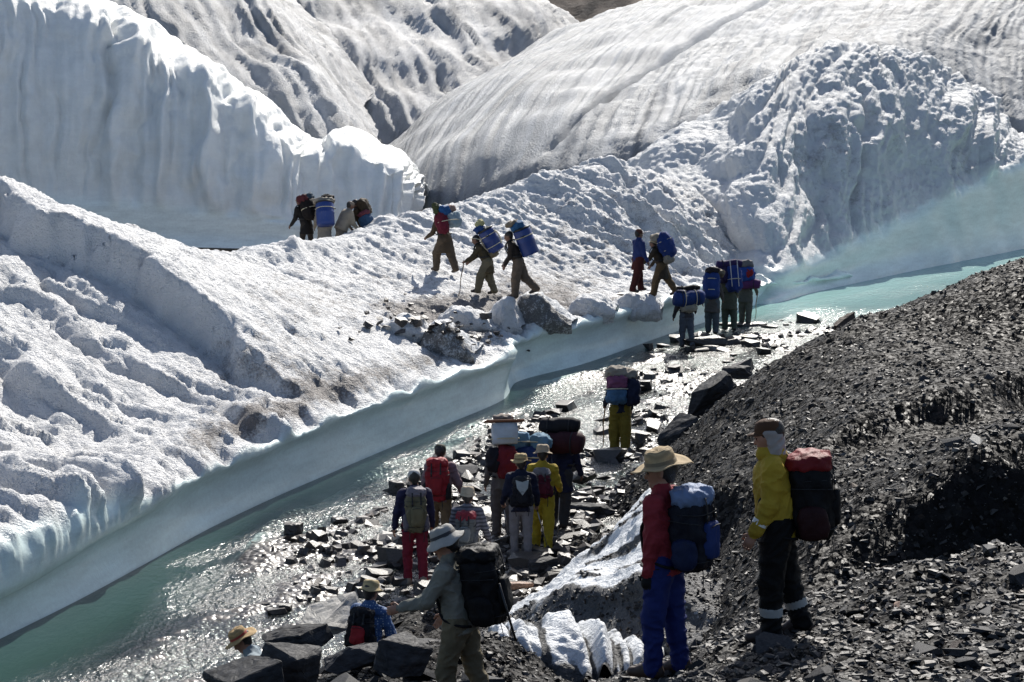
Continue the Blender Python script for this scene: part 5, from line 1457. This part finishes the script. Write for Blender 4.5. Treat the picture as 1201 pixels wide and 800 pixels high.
# reflective band round the left sleeve
_arm = [q for q in (b['hands'][0],)][0]
def sleeve_band(pi, arm, hand_i, mat, f0=0.55, f1=0.72):
    sgn = -1 if hand_i == 0 else 1
    A1, O1, E1 = (math.radians(q) for q in arm[:3])
    ud = np.array([sgn * math.sin(O1), math.sin(A1) * math.cos(O1), -math.cos(A1) * math.cos(O1)]); el = pi['sh'][hand_i] + ud * 0.29
    fa = A1 + E1; fd = unit(np.array([sgn * math.sin(O1 * 0.5), math.sin(fa) * math.cos(O1), -math.cos(fa) * math.cos(O1)]))
    part('reflective_band', tube([el + fd * 0.24 * f0, el + fd * 0.24 * f1], 0.064, 14, caps=False), mat, pi['o'])
sleeve_band(b, (4, 8, 24), 0, simple('reflective_band', (0.62, 0.62, 0.6), 0.4))
# 3 grey hat
c3 = person('walker in grey-green shirt and white brimmed hat with large black backpack', spot(538, 18.4), 72, 10, ((14, 18), (-12, 10)), ((30, 10, 42), (6, 10, 25)), nod=18, turn=10,
            top=(0.25, 0.245, 0.20), legc=(0.19, 0.155, 0.09), h=0.0098, size=1.0, bulk=1.05, seed=3, baggy=0.012)
brim_hat(c3, cloth((0.46, 0.44, 0.40)), cloth((0.06, 0.06, 0.065)), 0.108, 0.10, 0.175, -0.05, tilt=4, wav=0.016)
pk3 = trek_pack(c3, 'large black backpack on the walker in the grey-green shirt', 0.35, 0.33, 0.64, (0.006, 0.006, 0.008), None, None, None, up=-0.06)
pr_ = back_frame(c3, 0.03, 0.115)
st_ = thing('trekking_pole', 'black trekking pole strapped to the large black backpack beside the ice lump', 'pole', pr_)
part('shaft', tube([(-0.14, -0.36, 0.30), (-0.13, -0.42, -0.22)], 0.011, 7), M['blackplastic'], st_)
part('basket', tube([(-0.133, -0.415, -0.14), (-0.132, -0.416, -0.15)], [0.03, 0.018], 9), M['blackplastic'], st_)
# 4 checked shirt
c4 = person('walker in blue dotted shirt and small straw hat among the boulders', spot(424, 25.8, 0.28), -18, 14, ((14, 20), (-10, 12)), ((12, 10, 30), (2, 22, 16)), nod=14, turn=-10,
            topmat=check_cloth((0.035, 0.085, 0.21), (0.35, 0.42, 0.5), 32), legc=(0.07, 0.09, 0.14), h=0.012, size=0.98, seed=4)
brim_hat(c4, straw((0.52, 0.40, 0.2)), None, 0.108, 0.11, 0.155, -0.025, wav=0.008)
trek_pack(c4, 'small black backpack with red patch on the dotted shirt', 0.30, 0.22, 0.46, (0.009, 0.009, 0.012), (0.012, 0.012, 0.016), (0.40, 0.012, 0.018), None, up=-0.02)
# 5 straw hat with red band, mostly behind boulders
c5 = person('stooping walker in pale blue shirt with red banded straw hat, behind boulders', spot(314, 24.9, 0.04), 95, 34, ((20, 30), (-5, 15)), ((30, 10, 30), (20, 10, 30)), nod=26,
            top=(0.30, 0.38, 0.44), legc=(0.12, 0.12, 0.13), h=0.012, size=1.0, seed=5)
brim_hat(c5, straw((0.48, 0.32, 0.14)), cloth((0.42, 0.05, 0.03)), 0.108, 0.115, 0.20, -0.02, tilt=-6, wav=0.016)

# middle group in the shallows
def mid(u, v): 
    p = ground(u, v, 0.0); x, y = p[0], p[1]
    return np.array([x, y, max(float(moraine_z(x, y)), float(bed_z(x, y)), -0.06)])
c6 = person('walker in navy jacket and crimson trousers with white cap', mid(487, 684), 8, 5, ((6, 6), (-6, 6)), ((0, 16, 12), (2, 12, 18)), nod=6, top=(0.028, 0.026, 0.075), legc=(0.24, 0.012, 0.035), h=0.0155, size=1.07, seed=6, boot=(0.25, 0.2, 0.15))
cap(c6, cloth((0.62, 0.6, 0.57)), True)
trek_pack(c6, 'olive and grey backpack on the walker in crimson trousers', 0.29, 0.23, 0.60, (0.17, 0.15, 0.085), (0.22, 0.19, 0.22), (0.20, 0.17, 0.09), (0.16, 0.14, 0.17), up=-0.08)
c7 = person('walker in khaki trousers and pink-grey shirt with dark cap', mid(516, 646), -8, 6, ((8, 8), (-8, 8)), ((4, 14, 20), (4, 22, 30)), nod=10, top=(0.26, 0.17, 0.19), legc=(0.20, 0.135, 0.07), h=0.0155, size=1.05, seed=7)
cap(c7, cloth((0.045, 0.05, 0.035)), False)
trek_pack(c7, 'tall bright red backpack in the middle group', 0.34, 0.26, 0.62, (0.33, 0.010, 0.018), (0.36, 0.012, 0.02), (0.30, 0.01, 0.016), (0.02, 0.02, 0.022), up=-0.06)
c8 = person('walker in striped grey shirt and cream trousers with cream sun hat', mid(548, 702), -6, 6, ((8, 8), (-6, 8)), ((4, 14, 14), (6, 20, 24)), nod=8, topmat=stripe_cloth((0.14, 0.14, 0.17), (0.045, 0.045, 0.06), 16), legc=(0.36, 0.28, 0.16), h=0.0155, size=0.97, seed=8)
brim_hat(c8, cloth((0.50, 0.41, 0.29)), None, 0.112, 0.12, 0.135, -0.03, wav=0.006)
trek_pack(c8, 'red topped grey backpack on the walker in cream trousers', 0.30, 0.22, 0.50, (0.14, 0.145, 0.145), (0.27, 0.02, 0.04), (0.22, 0.23, 0.23), (0.13, 0.13, 0.14), up=-0.07)
c9 = person('walker in navy jacket and grey trousers with straw hat and two poles', mid(611, 662), 4, 4, ((5, 5), (-5, 5)), ((10, 14, 30), (6, 14, 24)), nod=6, top=(0.016, 0.02, 0.05), legc=(0.30, 0.28, 0.29), h=0.0155, seed=9, grip=(1, 1))
brim_hat(c9, straw((0.50, 0.36, 0.17)), cloth((0.30, 0.2, 0.09)), 0.11, 0.115, 0.175, -0.01, wav=0.012)
t9 = trek_pack(c9, 'dark daypack with pale grey pointed flap on the navy jacket', 0.29, 0.18, 0.44, (0.010, 0.011, 0.018), (0.02, 0.022, 0.03), (0.012, 0.013, 0.02), None, up=0.0)
# the pale flap: a kite shape on the back of the daypack
fl = np.array([(-0.11, -0.195, 0.47), (0.11, -0.195, 0.47), (0.09, -0.235, 0.34), (0.0, -0.24, 0.22), (-0.09, -0.235, 0.34), (0, -0.215, 0.44)])
part('flap', (np.concatenate([fl, fl + [0, 0.012, 0]]), np.array([(5, 0, 4, 3), (5, 3, 2, 1), (6, 0, 5, 11), (11, 5, 1, 7), (10, 4, 0, 6), (9, 3, 4, 10), (8, 2, 3, 9), (7, 1, 2, 8)])), cloth((0.38, 0.42, 0.43)), t9, smooth=False)
pole(c9, 0, mid(600, 655), 'trekking pole in the left hand of the walker in grey trousers')
pole(c9, 1, mid(644, 656), 'trekking pole in the right hand of the walker in grey trousers')
c10 = person('walker in bright yellow rain suit and cream hat', mid(636, 650), -4, 5, ((8, 8), (-8, 8)), ((6, 12, 20), (14, 14, 40)), nod=8, top=(0.52, 0.36, 0.006), legc=(0.55, 0.40, 0.006), h=0.0155, seed=10, baggy=0.018, grip=(0, 1), glove=(0.012, 0.012, 0.014))
brim_hat(c10, cloth((0.48, 0.37, 0.24)), None, 0.115, 0.125, 0.165, -0.015, wav=0.008)
trek_pack(c10, 'maroon and grey daypack on the yellow rain suit', 0.28, 0.18, 0.42, (0.12, 0.012, 0.03), (0.22, 0.21, 0.22), (0.14, 0.014, 0.03), (0.08, 0.01, 0.02), up=0.0)
pole(c10, 1, mid(653, 651), 'trekking pole in the gloved hand of the yellow walker')
c11 = person('porter in grey trousers bearing a white box, left behind the navy jacket', mid(590, 633), 8, 14, ((6, 6), (-6, 6)), ((6, 12, 20), (6, 12, 20)), nod=10, top=(0.16, 0.15, 0.14), legc=(0.14, 0.125, 0.125), h=0.017, seed=11, size=1.00, baggy=0.02, group=PORT)
porter_load(c11, 'white box with brown board on top over a red sack', [('sack', (0.04, -0.18, 0.26), (0.34, 0.30, 0.52), (0.20, 0.012, 0.022)), ('sack', (-0.16, -0.16, 0.30), (0.22, 0.24, 0.36), (0.02, 0.018, 0.025)), ('box', (0.02, -0.15, 0.70), (0.40, 0.28, 0.34), (0.45, 0.50, 0.55)),
            ('board', (0.02, -0.15, 0.895), (0.62, 0.36, 0.035), (0.20, 0.085, 0.045)), ('sack', (0.0, -0.15, 0.95), (0.3, 0.2, 0.09), (0.25, 0.2, 0.17)), ('rope', (0.02, -0.15, 0.7), 0.225, 0.165, 0.62)])
c12 = person('porter under a blue double bundle in the middle group', mid(622, 628), -6, 18, ((8, 8), (-8, 8)), ((6, 12, 20), (6, 12, 20)), nod=12, top=(0.05, 0.06, 0.10), legc=(0.10, 0.09, 0.085), skin='skin_dark', h=0.0175, seed=12, size=0.98, baggy=0.025, tunic=0.3, group=PORT)
porter_load(c12, 'dark blue bag topped by two pale blue rolls', [('sack', (0, -0.2, 0.24), (0.52, 0.34, 0.46), (0.022, 0.05, 0.17), 3.5), ('sack', (-0.17, -0.18, 0.58), (0.32, 0.30, 0.30), (0.13, 0.27, 0.42)), ('sack', (0.17, -0.18, 0.57), (0.32, 0.30, 0.28), (0.14, 0.28, 0.40)), ('rope', (0, -0.2, 0.3), 0.262, 0.175, 0.30), ('rope', (0, -0.18, 0.58), 0.325, 0.155, 0.56)])
c13 = person('porter in dark blue coat under maroon duffels in the middle group', mid(657, 622), -16, 22, ((8, 8), (-8, 8)), ((6, 12, 20), (6, 14, 20)), nod=14, top=(0.018, 0.022, 0.06), legc=(0.05, 0.05, 0.055), skin='skin_dark', h=0.0175, seed=13, size=1.03, baggy=0.025, tunic=0.3, group=PORT)
porter_load(c13, 'maroon and black duffel rolls carried crosswise', [('roll', (0.02, -0.2, 0.34), 0.72, 0.17, (0.055, 0.014, 0.02)), ('roll', (-0.02, -0.17, 0.62), 0.60, 0.12, (0.016, 0.015, 0.02))])
# 14 yellow trousers
c14 = person('lone porter in baggy yellow trousers wading with a stick', mid(727, 528), 6, 15, ((6, 6), (-4, 6)), ((16, 14, 34), (6, 14, 20)), nod=14, top=(0.02, 0.025, 0.05), legc=(0.22, 0.16, 0.012), skin='skin_dark', h=0.0175, seed=14, size=0.98, baggy=0.055, grip=(1, 0), group=PORT)
porter_load(c14, 'pink and blue bundle with beige sack on top and navy bag', [('sack', (-0.10, -0.2, 0.15), (0.42, 0.30, 0.30), (0.07, 0.17, 0.30)), ('sack', (-0.08, -0.2, 0.40), (0.40, 0.30, 0.27), (0.26, 0.075, 0.16)), ('sack', (0.20, -0.16, 0.22), (0.30, 0.32, 0.52), (0.016, 0.02, 0.05)),
            ('sack', (-0.06, -0.10, 0.62), (0.44, 0.34, 0.22), (0.42, 0.36, 0.28)), ('sack', (0.16, -0.1, 0.56), (0.3, 0.3, 0.2), (0.38, 0.33, 0.26)), ('rope', (-0.1, -0.2, 0.3), 0.24, 0.18, 0.27)])
pole(c14, 0, mid(707, 522), 'wooden stick beside the yellow trousers', 'walking_stick', True)
# 15-18 file on the stones ahead
def far(u, v): return mid(u, v) + np.array([0, 0, 0.06])
c15 = person('last porter of the far file, slate blue trousers and elbow out', far(805, 408), 16, 22, ((8, 8), (-10, 8)), ((4, 14, 20), (4, 32, 50)), nod=14, top=(0.06, 0.06, 0.065), legc=(0.10, 0.115, 0.145), skin='skin_dark', h=0.022, seed=15, size=0.97, baggy=0.02, group=PORT)
porter_load(c15, 'blue duffel slung crosswise over a cream sack with dark roll', [('roll', (0, -0.22, 0.30), 0.80, 0.20, (0.014, 0.045, 0.19)), ('sack', (-0.2, -0.24, 0.40), (0.3, 0.28, 0.26), (0.02, 0.03, 0.09)), ('sack', (0.0, -0.14, 0.06), (0.40, 0.26, 0.20), (0.36, 0.33, 0.26)), ('roll', (0.02, -0.2, 0.56), 0.62, 0.085, (0.02, 0.016, 0.015)), ('rope', (0, -0.22, 0.3), 0.22, 0.22, -0.15, 0.011, True), ('rope', (0, -0.22, 0.3), 0.22, 0.22, 0.15, 0.011, True)])
c16 = person('second porter of the far file with a blue upright bag', far(835, 392), -6, 18, ((6, 6), (-6, 6)), ((4, 12, 20), (8, 16, 40)), nod=14, top=(0.12, 0.11, 0.10), legc=(0.11, 0.135, 0.15), skin='skin_dark', h=0.022, seed=16, size=1.02, baggy=0.03, tunic=0.30, group=PORT)
porter_load(c16, 'upright blue bag with dark bundle on top in the far file', [('sack', (-0.03, -0.22, 0.28), (0.42, 0.38, 0.68), (0.016, 0.055, 0.24), 3.6), ('sack', (0.0, -0.2, 0.66), (0.36, 0.3, 0.16), (0.03, 0.025, 0.03)), ('sack', (0.2, -0.12, 0.62), (0.2, 0.2, 0.18), (0.20, 0.16, 0.11)), ('rope', (-0.03, -0.22, 0.3), 0.215, 0.195, 0.14), ('rope', (-0.03, -0.22, 0.3), 0.215, 0.195, 0.43)])
c17 = person('third porter of the far file in olive clothes', far(855, 388), 10, 20, ((8, 8), (-8, 8)), ((4, 12, 20), (4, 12, 20)), nod=14, top=(0.10, 0.11, 0.075), legc=(0.09, 0.11, 0.08), skin='skin_dark', h=0.022, seed=17, size=1.04, baggy=0.03, tunic=0.32, group=PORT)
porter_load(c17, 'tall blue bag with purple roll and pale carrying frame', [('sack', (0.06, -0.22, 0.34), (0.40, 0.36, 0.66), (0.016, 0.05, 0.25), 3.4), ('sack', (-0.2, -0.2, 0.45), (0.2, 0.3, 0.4), (0.03, 0.022, 0.08)), ('roll', (-0.02, -0.2, 0.74), 0.66, 0.11, (0.035, 0.02, 0.10)), ('frame', (-0.05, 0.13, 0.1, 1.0, -0.42), (0.55, 0.53, 0.5)), ('rope', (0.06, -0.24, 0.3), 0.21, 0.21, 0.3)])
c18 = person('front porter of the far file in grey-green trousers with stick', far(874, 381), -14, 16, ((6, 6), (-6, 6)), ((4, 12, 20), (12, 16, 30)), nod=14, top=(0.13, 0.135, 0.11), legc=(0.15, 0.155, 0.12), skin='skin_dark', h=0.022, seed=18, size=1.00, baggy=0.03, tunic=0.25, grip=(0, 1), group=PORT)
porter_load(c18, 'blue bag with red patch over purple roll, topped by a grey sack', [('sack', (-0.02, -0.22, 0.40), (0.56, 0.34, 0.40), (0.02, 0.08, 0.36), 3.5), ('sack', (0.12, -0.36, 0.42), (0.2, 0.12, 0.22), (0.32, 0.015, 0.02)), ('roll', (0.05, -0.2, 0.14), 0.74, 0.13, (0.13, 0.035, 0.15)), ('sack', (0.0, -0.2, 0.68), (0.4, 0.3, 0.22), (0.22, 0.21, 0.20)), ('sack', (-0.34, -0.16, 0.5), (0.3, 0.3, 0.44), (0.05, 0.025, 0.12))])
pole(c18, 1, far(886, 372), 'walking stick of the front porter on the rock shelf', 'walking_stick', True)
# 19, 20 on the ledge
c19 = person('man in blue vest and dark red trousers standing on the ice ledge', on(748, 343), -62, 2, ((14, 6), (-14, 6)), ((10, 8, 40), (6, 8, 20)), nod=4, top=(0.02, 0.04, 0.17), legc=(0.085, 0.016, 0.014), skin='skin_dark', h=0.022, seed=19, baggy=0.035, tunic=0.0, group=PORT)
sk = [Prim((0, 0, c19['hip'][2] + 0.06), (0, -0.01, c19['hip'][2] - 0.30), 0.165, 0.225, 0, 0.8, (0, 1, 0), cut=(np.array([0, 0, c19['hip'][2] - 0.30]), np.array([0, 0, -1.])))]
V, Q, _ = sdf_mesh(sk, 0.018, wr=0.008, wr_mats=(0,)); hat_obj('tunic', V, Q, cloth((0.10, 0.018, 0.014)), c19['o'])
cap(c19, cloth((0.10, 0.03, 0.018)), True, hgt=0.12)
c20 = person('stooping porter in dark brown tunic facing the man in the blue vest', on(776, 347), 70, 24, ((20, 10), (-22, 14)), ((30, 10, 30), (10, 10, 30)), nod=10, top=(0.055, 0.04, 0.026), legc=(0.13, 0.085, 0.04), skin='skin_dark', h=0.022, seed=20, size=0.97, baggy=0.04, tunic=0.40, group=PORT)
porter_load(c20, 'bulging blue bag with beige sack tied over it on the ice ledge', [('sack', (0.02, -0.22, 0.36), (0.46, 0.42, 0.72), (0.014, 0.045, 0.21), 2.6), ('sack', (0, -0.05, 0.66), (0.36, 0.26, 0.2), (0.35, 0.30, 0.22)), ('sack', (0, -0.16, 0.02), (0.34, 0.26, 0.24), (0.30, 0.28, 0.23)), ('rope', (0.02, -0.22, 0.3), 0.225, 0.205, 0.24), ('rope', (0.02, -0.22, 0.3), 0.225, 0.205, 0.5)])
# 21-23 climbing the ice bank
c21 = person('leading porter climbing the ice bank in brown tunic', on(522, 320), 42, 20, ((32, 30), (-18, 12)), ((20, 10, 40), (10, 10, 30)), nod=8, top=(0.10, 0.068, 0.04), legc=(0.12, 0.085, 0.055), skin='skin_dark', h=0.022, seed=21, size=1.03, baggy=0.045, tunic=0.36, group=PORT)
porter_load(c21, 'red and blue bags with pale blue sack on the leading porter', [('sack', (-0.22, -0.2, 0.28), (0.26, 0.28, 0.54), (0.16, 0.012, 0.03)), ('sack', (-0.08, -0.2, 0.58), (0.34, 0.28, 0.24), (0.02, 0.12, 0.34)), ('sack', (0.14, -0.22, 0.34), (0.44, 0.32, 0.38), (0.30, 0.40, 0.45)), ('sack', (-0.25, -0.15, 0.66), (0.16, 0.16, 0.3), (0.07, 0.08, 0.03)), ('sack', (0.12, -0.16, 0.62), (0.36, 0.22, 0.16), (0.36, 0.22, 0.17)), ('rope', (0, -0.22, 0.3), 0.34, 0.2, 0.3)])
c22 = person('middle climbing porter leaning on a stick, olive-brown tunic', on(572, 346), 86, 30, ((26, 14), (-4, 18)), ((34, 8, 22), (20, 8, 30)), nod=12, top=(0.085, 0.065, 0.035), legc=(0.17, 0.145, 0.09), skin='skin_dark', h=0.022, seed=22, size=0.98, baggy=0.05, tunic=0.32, grip=(1, 0), group=PORT)
porter_load(c22, 'blue barrel lashed with rope, small yellow bag on top', [('barrel', (0.0, -0.26, 0.36), 0.215, 0.64), ('sack', (0, -0.14, 0.74), (0.34, 0.26, 0.16), (0.02, 0.07, 0.24)), ('sack', (0, -0.22, 0.86), (0.2, 0.2, 0.14), (0.46, 0.44, 0.20)), ('sack', (0, -0.14, 0.03), (0.3, 0.22, 0.18), (0.2, 0.16, 0.10)), ('rope', (0.0, -0.26, 0.3), 0.225, 0.225, 0.2), ('rope', (0.0, -0.26, 0.3), 0.225, 0.225, 0.5), ('rope', (0, -0.26, 0.36), 0.24, 0.36, -0.08, 0.011, True), ('rope', (0, -0.26, 0.36), 0.24, 0.36, 0.08, 0.011, True)])
pole(c22, 0, on(538, 347), 'long stick of the middle climbing porter', 'walking_stick', True, 0.05)
c23 = person('rear climbing porter in dark brown sweater and loose trousers', on(608, 349), 84, 22, ((8, 6), (-22, 24)), ((4, 8, 24), (10, 8, 24)), nod=12, top=(0.045, 0.032, 0.024), legc=(0.16, 0.115, 0.08), skin='skin_dark', h=0.022, seed=23, size=1.00, baggy=0.045, group=PORT)
porter_load(c23, 'blue barrel with curved tan strap on the rear climbing porter', [('barrel', (0.0, -0.25, 0.30), 0.21, 0.66), ('sack', (0, -0.2, 0.70), (0.34, 0.34, 0.20), (0.03, 0.13, 0.30)), ('sack', (0, -0.1, 0.80), (0.34, 0.3, 0.1), (0.26, 0.20, 0.14)), ('rope', (0.0, -0.25, 0.3), 0.22, 0.22, 0.42)])
# 24-27 behind the crest
def crest(u, v, d): return at(u, v, d)
c24 = person('leftmost porter behind the ice crest in dark clothes', crest(360, 300, 65.0), 50, 24, ((10, 8), (-8, 8)), ((10, 10, 30), (10, 10, 30)), nod=16, top=(0.02, 0.017, 0.016), legc=(0.045, 0.035, 0.028), skin='skin_dark', h=0.024, seed=24, size=1.02, tunic=0.3, group=PORT)
porter_load(c24, 'dark bulky load with teal bag behind the ice crest', [('sack', (0, -0.2, 0.24), (0.5, 0.34, 0.60), (0.018, 0.013, 0.012)), ('sack', (0.05, -0.18, 0.56), (0.36, 0.3, 0.22), (0.05, 0.09, 0.13)), ('sack', (-0.15, -0.18, 0.54), (0.16, 0.3, 0.2), (0.10, 0.02, 0.025)), ('rope', (0, -0.2, 0.3), 0.26, 0.19, 0.25)])
c25 = person('porter in beige coat with blue barrel behind the ice crest', crest(381, 303, 64.6), 12, 22, ((10, 8), (-8, 8)), ((10, 10, 30), (10, 10, 30)), nod=18, top=(0.33, 0.28, 0.22), legc=(0.2, 0.17, 0.14), skin='skin_dark', h=0.024, seed=25, size=0.98, tunic=0.35, bulk=1.12, group=PORT)
porter_load(c25, 'blue barrel with beige cloth over its top behind the ice crest', [('barrel', (0.0, -0.25, 0.22), 0.25, 0.66), ('sack', (0, -0.16, 0.60), (0.6, 0.40, 0.16), (0.36, 0.31, 0.25)), ('sack', (0.12, -0.1, 0.72), (0.34, 0.26, 0.14), (0.05, 0.04, 0.035)), ('rope', (0.0, -0.25, 0.3), 0.26, 0.26, 0.35)])
c26 = person('stooped porter wrapped in a beige blanket behind the ice crest', crest(401, 303, 64.8), -60, 26, ((10, 8), (-8, 8)), ((10, 10, 30), (10, 10, 30)), nod=16, top=(0.34, 0.29, 0.22), legc=(0.2, 0.17, 0.14), skin='skin_dark', h=0.024, seed=26, tunic=0.45, bulk=1.35, group=PORT)
cap(c26, cloth((0.28, 0.22, 0.17)), False, hgt=0.1)
c27 = person('rightmost porter behind the ice crest, head bowed', crest(428, 300, 65.4), 78, 26, ((10, 8), (-8, 8)), ((30, 10, 50), (24, 10, 40)), nod=14, top=(0.055, 0.036, 0.02), legc=(0.10, 0.07, 0.05), skin='skin_dark', h=0.024, seed=27, tunic=0.3, bulk=1.25, group=PORT)
porter_load(c27, 'brown blanket roll and faded blue bag on the bowed porter', [('sack', (0, -0.12, 0.36), (0.42, 0.28, 0.50), (0.06, 0.04, 0.022)), ('sack', (-0.12, -0.05, -0.02), (0.36, 0.36, 0.40), (0.05, 0.12, 0.24)), ('sack', (-0.1, -0.06, 0.2), (0.38, 0.34, 0.12), (0.20, 0.05, 0.07))], straps=False)
print('people', round(time.time() - T0, 1))
bpy.context.view_layer.update()
